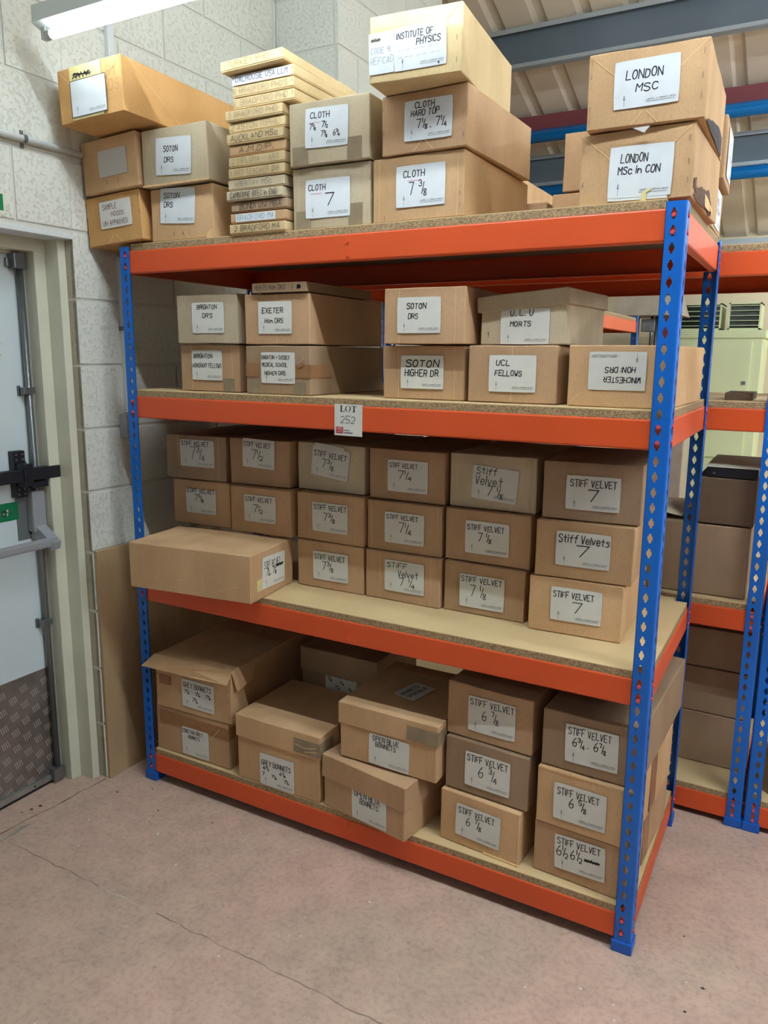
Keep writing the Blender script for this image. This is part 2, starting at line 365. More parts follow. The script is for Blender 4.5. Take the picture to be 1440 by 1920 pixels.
# the pier behind the racking: face toward the camera at y=1.08, side face at x=.2
wall_back = MB().box(XW-.16, 1.084, 0, .196, 2.1, 5.0).build('wall_back', MORTAR, kind='structure')
blocks(wall_back, Vector((0, 1.08, 0)), Vector((1, 0, 0)), Vector((0, -1, 0)), XW, .2, 1.8, 3.6, (-.05, -.27))
blocks(wall_back, Vector((.2, 0, 0)), Vector((0, 1, 0)), Vector((1, 0, 0)), 1.08, 2.1, 1.35, 3.6, (1.24, 1.465))
MB().box(XW-.4, 2.1, 0, XW-.2, 2.2, 5).build('trim_1', CREAM, kind='structure')
# plywood sheet standing against the foot of the wall
ply = MB().box(XW+.002, YC+.004, 0, XW+.015, .95, .905).build('plywood_sheet', PLY, bevel=.001)
ply['label'] = 'worn brown plywood sheet standing against the wall left of the racking'; ply['category'] = 'board'
# lintel: steel angle under the wall above the door
lin_o = MB().box(XW-.16, -1.3, DZ-.004, XW+.004, YC+.001, DZ+.012).build('trim_2', WHITEP, kind='structure', bevel=.002)

# ---- door
door = bpy.data.objects.new('door_1', MB().box(-.345, -1.08, .02, -.30, -.166, 1.952).mesh('door_1', DOORW, bevel=.002)); C.objects.link(door); door['kind'] = 'structure'
MB().box(-.36, -1.16, 1.955, -.235, YC, DZ-.004).box(-.30, -1.16, 1.945, -.285, -.16, 1.957).build('door_frame', CREAM, door, bevel=.002)
MB().box(-.40, -.156, 0, -.236, -.112, 1.97).build('door_jamb', CREAM, door, bevel=.0025)
MB().box(-.40, -.112, 0, -.170, YC-.001, 2.0).build('door_jamb', CREAM, door, bevel=.002)
MB().box(-.40, -.166, 0, -.288, -.155, 1.957).build('door_stop', mat('drab_door_stop', (146, 148, 138), .6), door)
MB().box(-.40, -1.2, 0, -.24, -1.09, 1.97).build('door_jamb', CREAM, door, bevel=.003)
kp = MB().box(-.3005, -1.07, .03, -.2985, -.166, .458).build('kick_plate', mat('scuffed_chequer_plate', (128, 120, 114), .5, .55, var=(9, .3)), door)
tb = MB()
for i in range(21):
    for j in range(8):
        y = -.196-i*.044; z = .040+j*.062+(.031 if i % 2 else 0)
        if z > .435: continue
        for k in range(4):
            cy, cz = y+(k-1.5)*.0075, z+(k-1.5)*.0022; a = (-.0045, .0125)
            tb.add([(-.2984, cy-a[0]-.0016, cz-a[1]), (-.2984, cy-a[0]+.0016, cz-a[1]), (-.2984, cy+a[0]+.0016, cz+a[1]), (-.2984, cy+a[0]-.0016, cz+a[1]), (-.2962, cy, cz)], [(0, 1, 4), (1, 2, 4), (2, 3, 4), (3, 0, 4)])
tp = tb.build('tread_bars', mat('bright_tread', (206, 200, 192), .35, .5), kp); tp['kind'] = 'stuff'
MB().box(-.3, -1.07, .012, -.285, -.17, .034).build('weather_bar', ALU, door, bevel=.003)
mb = MB()
for k in range(5): mb.cyl((-.285, -.28-k*.16, .023), (-.2835, -.28-k*.16, .023), .004, 8)
mb.build('screw', DARKS, door)
MB().box(-.36, -1.1, .0, -.29, -.166, .012).build('threshold', DARKS, door)
# vertical bolt rod with guides
MB().cyl((-.281, -.181, .03), (-.281, -.181, 1.93), .011, 12).build('bolt_rod', STEEL, door, smooth=True)
for z in (.64, 1.487):
    MB().box(-.30, -.207, z-.012, -.266, -.166, z+.012).box(-.3, -.214, z-.018, -.296, -.202, z+.018).build('rod_guide', STEEL, door, bevel=.003)
MB().box(-.3, -.212, 1.895, -.262, -.168, 1.948).box(-.3, -.225, 1.90, -.285, -.2, 1.93).build('bolt_keep', STEEL, door, bevel=.004)
MB().box(-.3, -.21, .012, -.262, -.165, .06).build('bolt_keep', STEEL, door, bevel=.004)
# panic bar
pb = MB().box(-.30, -.214, .985, -.262, -.160, 1.135).build('panic_housing', GREYP, door, bevel=.008)
MB().add([(-.262, -.208, 1.01), (-.262, -.166, 1.01), (-.30, -.166, .97), (-.30, -.208, .97), (-.19, -.20, .955), (-.19, -.160, .955), (-.20, -.160, .925), (-.20, -.20, .925)],
         [(0, 1, 5, 4), (1, 2, 6, 5), (2, 3, 7, 6), (3, 0, 4, 7), (4, 5, 6, 7), (3, 2, 1, 0)]).build('lever_arm', GREYP, pb, bevel=.004)
MB().box(-.222, -1.02, .938, -.196, -.168, .972).build('push_bar', GREYP, door, bevel=.010, smooth=False)
MB().box(-.40+.1, -.255, .96, -.2985, -.2, 1.24).build('mount_plate', mat('worn_grey_plate', (110, 116, 116), .5, .2), door, bevel=.002)
# black locking bar across the door
bb = MB().box(-.262, -1.22, 1.178, -.232, -.112, 1.222).build('locking_bar', BLACK, door, bevel=.004)
br = MB().box(-.3, -.268, 1.118, -.272, -.222, 1.282).box(-.272, -.262, 1.16, -.225, -.228, 1.24).build('bar_bracket', BLACK, door, bevel=.003)
mb = MB()
for y in (-.257, -.233):
    for z in (1.27, 1.252, 1.148, 1.13): mb.cyl((-.272, y, z), (-.2695, y, z), .0045, 8)
mb.build('screws', STEEL, br)
MB().cyl((-.232, -.245, 1.19), (-.222, -.245, 1.19), .011, 12).build('lock_barrel', BLACK, br)
MB().box(-.27, -.225, 1.15, -.24, -.16, 1.172).build('shoot_bolt', BLACK, br, bevel=.003)
# green instruction sign on the door
sg = MB().box(-.3, -.62, 1.038, -.298, -.246, 1.102).build('door_sign', GREEN, door, bevel=.0008)
write([('Push bar to open'.replace('P', 'P'), .05, .925, .3, .75)], .374, .064, .006, lambda a, b: (-.2972, -.433+a, 1.07+b)).build('sign_lettering', WHITES, sg)
SCUFF = mat('buff_scuff', (196, 178, 136), .9, var=(60, .3))
mb = MB(); r = random.Random(5)
for k in range(60):
    y, z = -.335+r.gauss(0, .028), 1.615+r.gauss(0, .035); s = r.uniform(.002, .006)
    mb.add([(-.2995, y-s, z), (-.2995, y, z-s*.8), (-.2995, y+s, z), (-.2995, y, z+s)], [(0, 1, 2, 3)])
mb.build('scuff_patch', SCUFF, door)

# ---- services on the left wall
t = thing('conduit_pipe', 'white horizontal conduit pipe clipped along the left block wall above the door', 'pipe', (XW, -.4, 2.275))
MB().cyl((.014, -1.2, .006), (.014, .365, -.002), .0105, 14).build('pipe', WHITEP, t, smooth=True)
for y in (.15, -.55):
    mb = MB()
    for a in range(9):
        q = math.pi*a/8-math.pi/2; q2 = math.pi*(a+1)/8-math.pi/2
        if a < 8: mb.add([(.014+.013*math.cos(q), y-.006, .013*math.sin(q)), (.014+.013*math.cos(q), y+.006, .013*math.sin(q)), (.014+.013*math.cos(q2), y+.006, .013*math.sin(q2)), (.014+.013*math.cos(q2), y-.006, .013*math.sin(q2))], [(0, 1, 2, 3)])
    mb.box(0, y-.006, .012, .003, y+.006, .026).box(0, y-.006, -.026, .003, y+.006, -.012).build('pipe_clip', STEEL, t)
t = thing('cable_trunking', 'thin white vertical cable trunking down the wall to the grey socket box', 'trunking', (XW, .118, 1.40))
MB().box(0, -.014, 0, .018, .014, .56).box(0, -.014, .93, .018, .014, 2.15).build('channel', WHITEP, t, bevel=.002)
MB().box(0, -.020, .30, .021, .02, .315).build('saddle_clip', STEEL, t)
t = thing('socket_box', 'grey metal socket box on the wall behind the left blue post', 'box', (XW, .075, 1.31))
MB().box(0, 0, 0, .042, .05, .088).build('body', GREYP, t, bevel=.006)
MB().box(.042, .006, .006, .045, .044, .082).build('face_plate', GREYP, t, bevel=.001)
t = thing('exit_sign', 'green sign on the wall above the door at the left edge', 'sign', (XW, -.46, 2.05))
MB().box(0, -.17, 0, .003, .128, .048).build('panel', GREEN, t)

# ---- roof, far wall, right wall, wall behind the camera
SL = .35
def roofz(y): return 5.11-SL*y
rm = MB(); y0, y1 = -6, 6.6; x = -3.0; PR = .30
pts = []
while x < 7.5:
    pts += [(x, 0), (x+.20, 0), (x+.225, .035), (x+.275, .035)]; x += PR
for (xa, da), (xb, db) in zip(pts, pts[1:]):
    rm.add([(xa, y0, roofz(y0)+da), (xb, y0, roofz(y0)+db), (xb, y1, roofz(y1)+db), (xa, y1, roofz(y1)+da)], [(0, 1, 2, 3)])
ceiling = rm.build('ceiling', ROOF, kind='structure')
DIMW = mat('dull_brown_hall_wall', (92, 84, 78), .9)
wall_far = MB().box(-3, 6.6, 0, 7.5, 6.75, 3.2).build('wall_far', FARWALL, kind='structure')
MB().box(7.5, -6, 0, 7.6, 6.7, 7.4).build('wall_right', DIMW, kind='structure')
MB().box(-3.1, -6.1, 0, 7.6, -6, 7.4).build('wall_front', DIMW, kind='structure')
MB().box(-3.1, 2.1, 0, -3, 6.7, 4.6).build('wall_far_left', FARWALL, kind='structure')
MB().box(-3.1, 2.1, 0, XW-.16, 2.25, 4.6).build('wall_side', FARWALL, kind='structure')
MB().box(-3.0, -1.3, 0, -2.9, 2.1, 5.6).build('wall_outer', FARWALL, kind='structure')

def purlin(name, y, zt, zb, m, label):
    t = thing(name, label, 'roof beam', (0, y, zb)); h = zt-zb
    MB().box(-3, 0, 0, 7.5, .02, h).build('web', m, t)
    MB().box(-3, -.06, h-.004, 7.5, .0, h).box(-3, -.064, h-.03, 7.5, -.06, h).build('top_flange', FLANGE, t)
    MB().box(-3, -.05, -.004, 7.5, .02, 0).box(-3, -.053, 0, 7.5, -.05, .02).build('bottom_flange', FLANGE, t)
    return t
t = purlin('roof_purlin', 3.60, 3.85, 3.60, WEB, 'deep blue grey steel purlin crossing under the roof sheets behind the stacked boxes')
t = purlin('roof_purlin', 4.95, 3.34, 3.10, WEB, 'blue grey steel purlin further back behind the lower blue pipe')
o = MB().box(-3, 4.42, 3.415, 7.5, 4.5, 3.53).build('maroon_beam', MAROON, bevel=.005); o['label'] = 'maroon painted steel beam under the roof directly above the upper blue pipe'; o['category'] = 'roof beam'
def pipe(y, z, rad, label):
    o = MB().cyl((-3, y, z), (7.5, y, z), rad, 24).build('blue_pipe', BLUEPIPE, smooth=True); o['label'] = label; o['category'] = 'pipe'; o['group'] = 'blue pipes under the roof'
pipe(4.40, 3.365, .048, 'bright blue pipe running under the maroon beam')
pipe(4.85, 3.032, .048, 'lower bright blue pipe in front of the rear purlin')
o = MB().box(.9, 5.05, 0, 1.0, 5.15, 3.3).build('steel_column', MAROON, bevel=.004); o['label'] = 'dark maroon steel column seen between boxes at the back of the top shelf'; o['category'] = 'column'
MB().box(-3, 6.5, 2.71, 7.5, 6.6, 2.77).build('trim_3', FLANGE, kind='structure')

# ---- fluorescent fittings (a fitting's own light is its tube)
def fitting(x, y, z, L, label, strength=50, col=COOL, group=None, drop=True):
    t = thing('fluorescent_light', label, 'ceiling light', (x, y, z), group=group)
    MB().box(0, -.03, .028, L, .03, .078).build('housing', mat('white_fitting', (196, 204, 200), .4), t, bevel=.003)
    MB().add([(0, -.032, .03), (L, -.032, .03), (L, 0, .018), (0, 0, .018), (L, .032, .03), (0, .032, .03)], [(0, 1, 2, 3), (3, 2, 4, 5)]).build('reflector', mat('white_fitting', (196, 204, 200), .4), t)
    for xx in (.012, L-.03): MB().box(xx, -.010, -.012, xx+.018, .010, .03).build('lamp_holder', mat('white_fitting', (196, 204, 200), .4), t, bevel=.002)
    for xx in (.03, L-.05): MB().cyl((xx, 0, 0), (xx+.02, 0, 0), .0132, 16).build('tube_cap', ALU, t, smooth=True)
    MB().cyl((.05, 0, 0), (L-.05, 0, 0), .013, 16).build('tube', mat('lit_tube_%.1f_%.2f' % (strength, col[2]), (255, 255, 255), emit=(col, strength)), t, smooth=True)
    if drop:
        for xx in (.3, L-.3): MB().cyl((xx, 0, .078), (xx, 0, roofz(y)-z), .004, 6).build('suspension_rod', STEEL, t)
    return t
fitting(-.005, -.25, 2.545, 1.55, 'lit fluorescent tube fitting hanging at the top left above the boxes', TUBE_NEAR)
for x, w in ((2.7, 'nearer'), (4.7, 'farther')): fitting(x, -.30, 2.545, 1.55, 'unseen lit fluorescent fitting continuing the front row to the right, %s of two' % w, TUBE_ROW, group='unseen fittings over the aisle')
for x, w in ((.9, 'left'), (2.9, 'middle'), (5.0, 'right')): fitting(x, -.75, 3.3, 1.55, 'added unseen fluorescent fill fitting over the aisle above the photographer, %s of three' % w, FILL_MID, group='unseen fittings over the aisle')  # fill row out of view, added to light the box fronts
for x, w in ((.3, 'left'), (2.7, 'middle'), (5.0, 'right')): fitting(x, -4.2, 3.3, 1.55, 'added unseen fluorescent fill fitting behind the photographer, %s of three' % w, FILL_BACK, group='unseen fittings behind the photographer')  # weak frontal fill, added behind the camera and never in view
for x, w in ((3.3, 'left'), (5.3, 'right')): fitting(x, 2.0, 3.9, 1.55, 'added unseen fluorescent fill fitting high over the rear racks, %s of two' % w, FILL_FAR, group='unseen fittings over the rear racks')  # out of view, added to light the space behind the racks
for y, w in ((3.2, 'nearer'), (5.2, 'farther')): fitting(3.5, y, 3.1, 1.55, 'added unseen fluorescent fill fitting over the far bay beyond the right edge, %s of two' % w, FILL_FAR*3.4, group='unseen fittings over the far bay')  # out of view, added to brighten the far wall and roof
fitting(1.62, 6.1, 2.735, 1.55, 'lit fluorescent fitting low along the far wall above the rear rack', 12, (1, .98, .9))

# ---- far background: cabinet with louvred outlets, hood
t = thing('heater_cabinet', 'pale green metal cabinet with two louvred outlets against the far wall', 'cabinet', (.96, 5.5, 0))
MB().box(0, 0, 0, .74, .7, 1.86).build('body', CABG, t, bevel=.01)
MB().box(-.02, -.02, 1.80, .76, .7, 1.87).build('top_rim', CABG, t, bevel=.008)
dr = MB().box(.05, -.016, .75, .655, 0, 1.775).build('panel', CABG, t, bevel=.003)
MB().box(.60, -.026, 1.40, .63, -.016, 1.43).build('latch', STEEL, dr)
MB().box(.05, -.016, .08, .655, 0, .735).build('panel', CABG, t, bevel=.003)
vg = MB()
for k in range(16): vg.box(-.02+.06, -.022, .32+k*.03, .22, -.016, .335+k*.03)
vg.build('vent_slots', DARKS, t)
for x0, x1 in ((.03, .385), (.445, .70)):
    ou = MB().box(x0, 0, 1.87, x0+.012, .4, 2.10).box(x1-.012, 0, 1.87, x1, .4, 2.10).box(x0, 0, 2.088, x1, .4, 2.10).box(x0, 0, 1.87, x1, .4, 1.885).build('outlet_frame', CABG, t)
    MB().box(x0+.012, .05, 1.885, x1-.012, .06, 2.088).build('dark_duct', DAMPER, ou)
    for k in range(5): MB().box(x0+.01, -.004, 1.905+k*.042, x1-.01, .03, 1.910+k*.042).build('slat', SLATM, ou)
t = thing('extractor_hood', 'grey metal extractor hood with hanging pipes seen over the upside down labelled box', 'hood', (.87, 4.6, 1.95))
MB().add([(-.22, -.2, 0), (.30, -.2, 0), (.30, .3, 0), (-.22, .3, 0), (-.12, -.1, .32), (.2, -.1, .32), (.2, .2, .32), (-.12, .2, .32)], [(0, 1, 5, 4), (1, 2, 6, 5), (2, 3, 7, 6), (3, 0, 4, 7), (4, 5, 6, 7)]).build('canopy', HOODM, t)
MB().cyl((.04, .05, .32), (.04, .05, 1.25), .1, 16).build('flue', HOODM, t, smooth=True)
for dx, rr, l in ((-.06, .022, .62), (.06, .014, .3), (.10, .02, .55)): MB().cyl((dx, 0, 0), (dx, 0, -l), rr, 12).build('hanging_pipe', STEEL, t, smooth=True)
MB().box(-.02, -.03, -.12, .09, .03, -.02).build('valve', STEEL, t, bevel=.006)
MB().box(-.3, -.2, -1.95, .4, .5, -.9).build('bench', HOODM, t, bevel=.01)

# ================================================================ RACKING
PW, BHT = .0467, .075
def flange_mesh(Hh, sgn, side, width=PW):
    """perforated steel strip; side 'f' lies in the xz plane, 's' in the yz plane; sgn = direction the strip runs"""
    mb = MB(); p = .0385; n = int(Hh/p); z = 0.0; uc = width*.60; c0 = .005
    hp = [(-.0130, 0), (-.0122, .0024), (-.0070, .0034), (-.0042, .0064), (.0042, .0064), (.0070, .0034), (.0122, .0024), (.0130, 0)]
    def P(u, zz): return (sgn*u, 0, zz) if side == 'f' else (0, sgn*u, zz)
    for k in range(n+1):
        zc = .020+k*p; a, b = (0 if k == 0 else zc-p/2), (zc+p/2 if k < n else Hh)
        if zc+.014 > Hh: mb.add([P(c0, a), P(width, a), P(width, Hh), P(c0, Hh)], [(0, 1, 2, 3)]); break
        b = min(b, Hh)
        mb.add([P(c0, a), P(uc, a), P(uc, zc-.013), P(c0, zc-.013)], [(0, 1, 2, 3)]); mb.add([P(uc, a), P(width, a), P(width, zc-.013), P(uc, zc-.013)], [(0, 1, 2, 3)])
        mb.add([P(c0, zc+.013), P(uc, zc+.013), P(uc, b), P(c0, b)], [(0, 1, 2, 3)]); mb.add([P(uc, zc+.013), P(width, zc+.013), P(width, b), P(uc, b)], [(0, 1, 2, 3)])
        for (z0, h0), (z1, h1) in zip(hp, hp[1:]):
            mb.add([P(c0, zc+z0), P(uc-h0, zc+z0), P(uc-h1, zc+z1), P(c0, zc+z1)], [(0, 1, 2, 3)]); mb.add([P(uc+h0, zc+z0), P(width, zc+z0), P(width, zc+z1), P(uc+h1, zc+z1)], [(0, 1, 2, 3)])
    return mb
_posts = {}
def post(parent, x, y, sx, sy, H):
    """angle post with its corner at x,y; strips run sx along x and sy along y; plate thickness inward"""
    key = (sx, sy, round(H, 3))
    if key not in _posts:
        a = flange_mesh(H, sx, 'f'); b = flange_mesh(H, sy, 's'); mb = MB(); T_ = .002
        for src, off in ((a, (0, sy*T_, 0)), (b, (sx*T_, 0, 0))):
            mb.add(src.v, src.f); mb.add([(v[0]+off[0], v[1]+off[1], v[2]) for v in src.v], src.f)
        arc = [(sx*(.005-.005*math.sin(q*math.pi/8)), sy*(.005-.005*math.cos(q*math.pi/8))) for q in range(5)]
        inn = [(sx*.0055, sy*T_), (sx*T_, sy*.0055)]; pr = arc+[inn[1], inn[0]]; mb.extr(pr, 0, H, 'z')
        # closing strips along the free edges
        mb.box(min(sx*PW, sx*(PW-.001)), min(0, sy*T_), 0, max(sx*PW, sx*(PW-.001)), max(0, sy*T_), H)
        mb.box(min(0, sx*T_), min(sy*PW, sy*(PW-.001)), 0, max(0, sx*T_), max(sy*PW, sy*(PW-.001)), H)
        me = bpy.data.meshes.new('post'); me.from_pydata(mb.v, [], mb.f); me.materials.append(BLUE)
        fm = MB().box(min(-sx*.004, sx*(PW+.006)), min(-sy*.004, sy*(PW+.006)), 0, max(-sx*.004, sx*(PW+.006)), max(-sy*.004, sy*(PW+.006)), .034).mesh('foot', BLUEP, bevel=.004)
        _posts[key] = (me, fm)
    me, fm = _posts[key]
    o = link('post', me, parent, (x, y, .002)); f = link('foot', fm, o, (0, 0, -.002)); return o
_beam = {}
def beam(parent, L, axis, x, y, ztop, out, rivets=False):
    """orange beam; out = +-1 outward direction across the beam; runs from x,y along axis"""
    key = (round(L, 3), axis, out)
    if key not in _beam:
        t = .0018; o = out
        prof = [(0, -.0045), (0, -BHT+.0045), (-.0014*1, -BHT+.0013), (-.0045, -BHT), (-.022, -BHT), (-.022, -BHT+t), (-.0055, -BHT+t), (-.0018, -BHT+.005), (-.0018, -.005), (-.0055, -t), (-.03, -t), (-.03, 0), (-.0045, 0), (-.0014, -.0013)]
        prof = [(p*o, q) for p, q in prof]
        mb = MB(); mb.extr(prof, 0, L, axis)
        _beam[key] = mb.mesh('beam', ORANGE)
    loc = (x, y, ztop)
    b = link('beam', _beam[key], parent, loc)
    for u in (PW*.60-.004, L-PW*.60+.004):
        for dz in (-.0165, -.055):
            if 'stud%s%d' % (axis, out) not in _beam:
                mb = MB(); d = Vector((0, out, 0)) if axis == 'x' else Vector((out, 0, 0))
                mb.cyl(d*0, d*.0062, .0052, 12); mb.cyl(d*.0062, d*.0078, .0040, 12)
                _beam['stud%s%d' % (axis, out)] = mb.mesh('stud', REDSTUD)
            link('stud', _beam['stud%s%d' % (axis, out)], b, (u, 0, dz) if axis == 'x' else (0, u, dz))
    if rivets:
        for dz in (-.022, -.060):
            mb = MB().cyl((L/2, 0, dz), (L/2, -.003, dz), .0052, 12); mb.cyl((L/2, -.003, dz), (L/2, -.0034, dz), .003, 10); mb.build('rivet', ORANGE, b)
    return b
def rack(t, W_, D_, H_, tops, TB=.022, rivets=(), nolip=False):
    for x, sx in ((0, 1), (W_, -1)):
        for y, sy in ((0, 1), (D_, -1)): post(t, x, y, sx, sy, H_)
    for i, zt in enumerate(tops):
        beam(t, W_-.008, 'x', .004, .0045, zt, -1, rivets=i in rivets)
        beam(t, W_-.008, 'x', .004, D_-.0045, zt, 1)
        beam(t, D_-.012, 'y', .0045, .006, zt, -1)
        beam(t, D_-.012, 'y', W_-.0045, .006, zt, 1)
        e = .008; c = PW+.001
        b = MB(); y0, y1, x0, x1 = e, D_-e, e, W_-e
        pr = [(x0, c), (c, c), (c, y0), (W_-c, y0), (W_-c, c), (x1, c), (x1, D_-c), (W_-c, D_-c), (W_-c, y1), (c, y1), (c, D_-c), (x0, D_-c)]
        mb = MB(); n = 12
        mb.add([(p[0], p[1], 0) for p in pr]+[(p[0], p[1], TB-.0025) for p in pr], [(k, (k+1) % n, n+(k+1) % n, n+k) for k in range(n)]+[tuple(range(n-1, -1, -1)), tuple(range(n, 2*n))])
        sb = mb.build('shelf_board', CHIPE, t); sb.location = (0, 0, zt)
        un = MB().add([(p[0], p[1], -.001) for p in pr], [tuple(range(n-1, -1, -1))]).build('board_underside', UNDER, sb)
        mb = MB(); mb.add([(p[0], p[1], 0) for p in pr]+[(p[0], p[1], .0025) for p in pr], [(k, (k+1) % n, n+(k+1) % n, n+k) for k in range(n)]+[tuple(range(n-1, -1, -1)), tuple(range(n, 2*n))])
        tp = mb.build('board_face', CHIPT, sb); tp.location = (0, 0, TB-.0025)
TOPS = (1.960, 1.471, .799, .112)
S1, S2, S3, S4 = (z+.022 for z in TOPS)
rk = thing('shelving_rack', 'blue and orange boltless shelving rack in front, full of labelled cardboard boxes', 'shelving', (0, 0, 0), group='boltless racks')
rack(rk, 1.83, .7265, 1.972, TOPS, rivets=(0, 2, 3))
rk2 = thing('shelving_rack', 'blue and orange shelving rack directly behind the front rack, seen at right', 'shelving', (.213, .785, 0), group='boltless racks')
rack(rk2, 1.83, .7265, 1.965, (1.952, 1.462, .790, .098))
rk3 = thing('shelving_rack', 'blue and orange shelving rack at the right edge of the frame beside the rear rack', 'shelving', (2.0525, .785, 0), group='boltless racks')
rack(rk3, 1.83, .7265, 1.965, (1.952, 1.40, .765, .098))
rk4 = thing('shelving_rack', 'distant orange and blue rack end seen over the box behind the upper front boxes', 'shelving', (-.81, 2.2, 0), group='boltless racks')
rack(rk4, 1.83, 1.42, 1.90, (1.866, 1.0))

# ================================================================ CARTONS
def carton_mesh(w, d, h, seed, m, amp=.0022, r=.0035, name='body'):
    """rounded, slightly bulged and dented card box; x right, y back, z up from the front lower left corner"""
    def ax(L, n):
        a = [0, r, .012]+[.012+(L-.024)*k/n for k in range(1, n)]+[L-.012, L-r, L]; return a
    xs, ys, zs = ax(w, 6), ax(d, 5), ax(h, 4)
    idx = {}; V = []; F = []
    off = Vector((seed*3.7, seed*1.3, seed*2.1))
    def vert(i, j, k):
        q = (i, j, k)
        if q in idx: return idx[q]
        p = Vector((xs[i], ys[j], zs[k])); e = [i in (0, len(xs)-1), j in (0, len(ys)-1), k in (0, len(zs)-1)]
        cen = Vector((w/2, d/2, h/2)); s = sum(e)
        if s >= 2:
            for a in range(3):
                if e[a]: p[a] += (r*.32 if p[a] < cen[a] else -r*.32)*(1 if s == 2 else 1.3)
        nv = noise.noise_vector(p*9+off)
        for a in range(3):
            lim = abs(p[a]-(0 if p[a] < cen[a] else 2*cen[a]))
            if e[a]: p[a] += (1 if p[a] < cen[a] else -1)*amp*max(0, .5+nv[a])*.9
            else: p[a] += nv[a]*amp*.25 if s else 0
        idx[q] = len(V); V.append(tuple(p)); return idx[q]
    nx, ny, nz = len(xs)-1, len(ys)-1, len(zs)-1
    for i in range(nx):
        for k in range(nz):
            F.append((vert(i, 0, k), vert(i+1, 0, k), vert(i+1, 0, k+1), vert(i, 0, k+1))); F.append((vert(i, ny, k), vert(i, ny, k+1), vert(i+1, ny, k+1), vert(i+1, ny, k)))
    for j in range(ny):
        for k in range(nz):
            F.append((vert(0, j, k), vert(0, j, k+1), vert(0, j+1, k+1), vert(0, j+1, k))); F.append((vert(nx, j, k), vert(nx, j+1, k), vert(nx, j+1, k+1), vert(nx, j, k+1)))
    for i in range(nx):
        for j in range(ny):
            F.append((vert(i, j, 0), vert(i, j+1, 0), vert(i+1, j+1, 0), vert(i+1, j, 0))); F.append((vert(i, j, nz), vert(i+1, j, nz), vert(i+1, j+1, nz), vert(i, j+1, nz)))
    me = bpy.data.meshes.new(name); me.from_pydata(V, [], F); me.materials.append(m)
    for p in me.polygons: p.use_smooth = True
    try: me.set_sharp_from_angle(angle=R(11))
    except Exception: pass
    return me

def print_mesh(W, H):
    mc = MB()
    mb = write([('J.WIPPELL & COMPANY LIMITED', .50, .95, .115, .150)], W, H, .0005, lambda a, b: (a, -.0002, b))
    r = random.Random(2)
    x = .505
    while x < .93:     # second, smaller printed line: too small to read, a run of short marks
        l = r.uniform(.010, .028); ribbon(mb, [((x-.5)*W, (.088-.5)*H), ((x+l-.5)*W, (.088-.5)*H)], .0010, lambda a, b: (a, -.0002, b)); x += l+.007
    # small torch-like printed crest
    cx = -.335*W; cz = -.36*H
    for p, q, wd in (((0, -.010), (0, .004), .0008), ((-.0025, .004), (.0025, .004), .0007), ((-.002, .007), (.002, .007), .0018), ((0, .004), (0, .014), .0012), ((-.002, .0115), (.002, .0115), .0008)):
        ribbon(mc, [(cx+p[0], cz+p[1]), (cx+q[0], cz+q[1])], wd, lambda a, b: (a, -.0002, b))
    return mb.mesh('printed_line', PRINT), mc.mesh('printed_crest', PRINT)
_print = print_mesh(.147, .105)
def sheet_mesh(W, H, seed, curl=0, m=None):
    """paper label: thin sheet with a few soft waves, clipped corner radius"""
    r = random.Random(seed); nx, nz = 6, 4; V = []; F = []
    for s in (0, 1):
        for k in range(nz+1):
            for i in range(nx+1):
                x = (i/nx-.5)*W; z = (k/nz-.5)*H; e = (i in (0, nx)) and (k in (0, nz))
                if e: x *= .985; z *= .985
                y = -.0006*s
                if curl and s and i == nx and k == 0: y -= .001
                V.append((x, y, z))
    n = (nx+1)*(nz+1)
    for k in range(nz):
        for i in range(nx):
            a = k*(nx+1)+i; F.append((n+a, n+a+1, n+a+nx+2, n+a+nx+1))
    ring = [i for i in range(nx+1)]+[k*(nx+1)+nx for k in range(1, nz+1)]+[nz*(nx+1)+i for i in range(nx-1, -1, -1)]+[k*(nx+1) for k in range(nz-1, 0, -1)]
    for a, b in zip(ring, ring[1:]+ring[:1]): F.append((a, b, n+b, n+a))
    me = bpy.data.meshes.new('paper_label'); me.from_pydata(V, [], F); me.materials.append(m or PAPER); return me

FACE = {'front': lambda w, h, d: ((0, 0, 0), 0), }
def paper(root, lab, lines, w, d, ink=INK, wd=.0026, m=None, side='front', printed=True, gap=.0012, extra=None, name='paper_label', flip=False):
    cx, cz, W, H, a = lab
    me = sheet_mesh(W, H, hash((cx, cz)) % 999, m=m or PAPER)
    if side == 'front': loc, rot = (cx, -gap, cz), (0, -R(a), 0)
    elif side == 'right': loc, rot = (w+gap, cx, cz), (0, -R(a), R(90))
    else: loc, rot = side
    if flip: rot = (rot[0], rot[1]+math.pi, rot[2])
    p = link(name, me, root, loc, rot)
    if lines:
        write(lines, W, H, wd, lambda u, v: (u, -.0010, v)).build('handwriting', ink, p)
    if extra:
        for ln, ik, w_ in extra: write(ln, W, H, w_, lambda u, v: (u, -.0011, v)).build('handwriting', ik, p)
    if printed:
        for nm, me_ in zip(('printed_line', 'printed_crest'), _print):
            o = link(nm, me_, p, (0, -.0008, 0)); o.scale = (W/.147, 1, H/.105); o['kind'] = 'stuff'
    return p
def lines_part(root, segs, wd, m=CREASE, name='fold_line', face='front', w=0):
    mb = MB()
    f = (lambda u, v: (u, -.0004, v)) if face == 'front' else (lambda u, v: (w+.0004, u, v))
    if name == 'fold_line':
        for s in segs: ribbon(mb, s, wd, f); o = mb.build(name, m, root); mb = MB()
        return o
    for s in segs: ribbon(mb, s, wd, f)
    return mb.build(name, m, root)
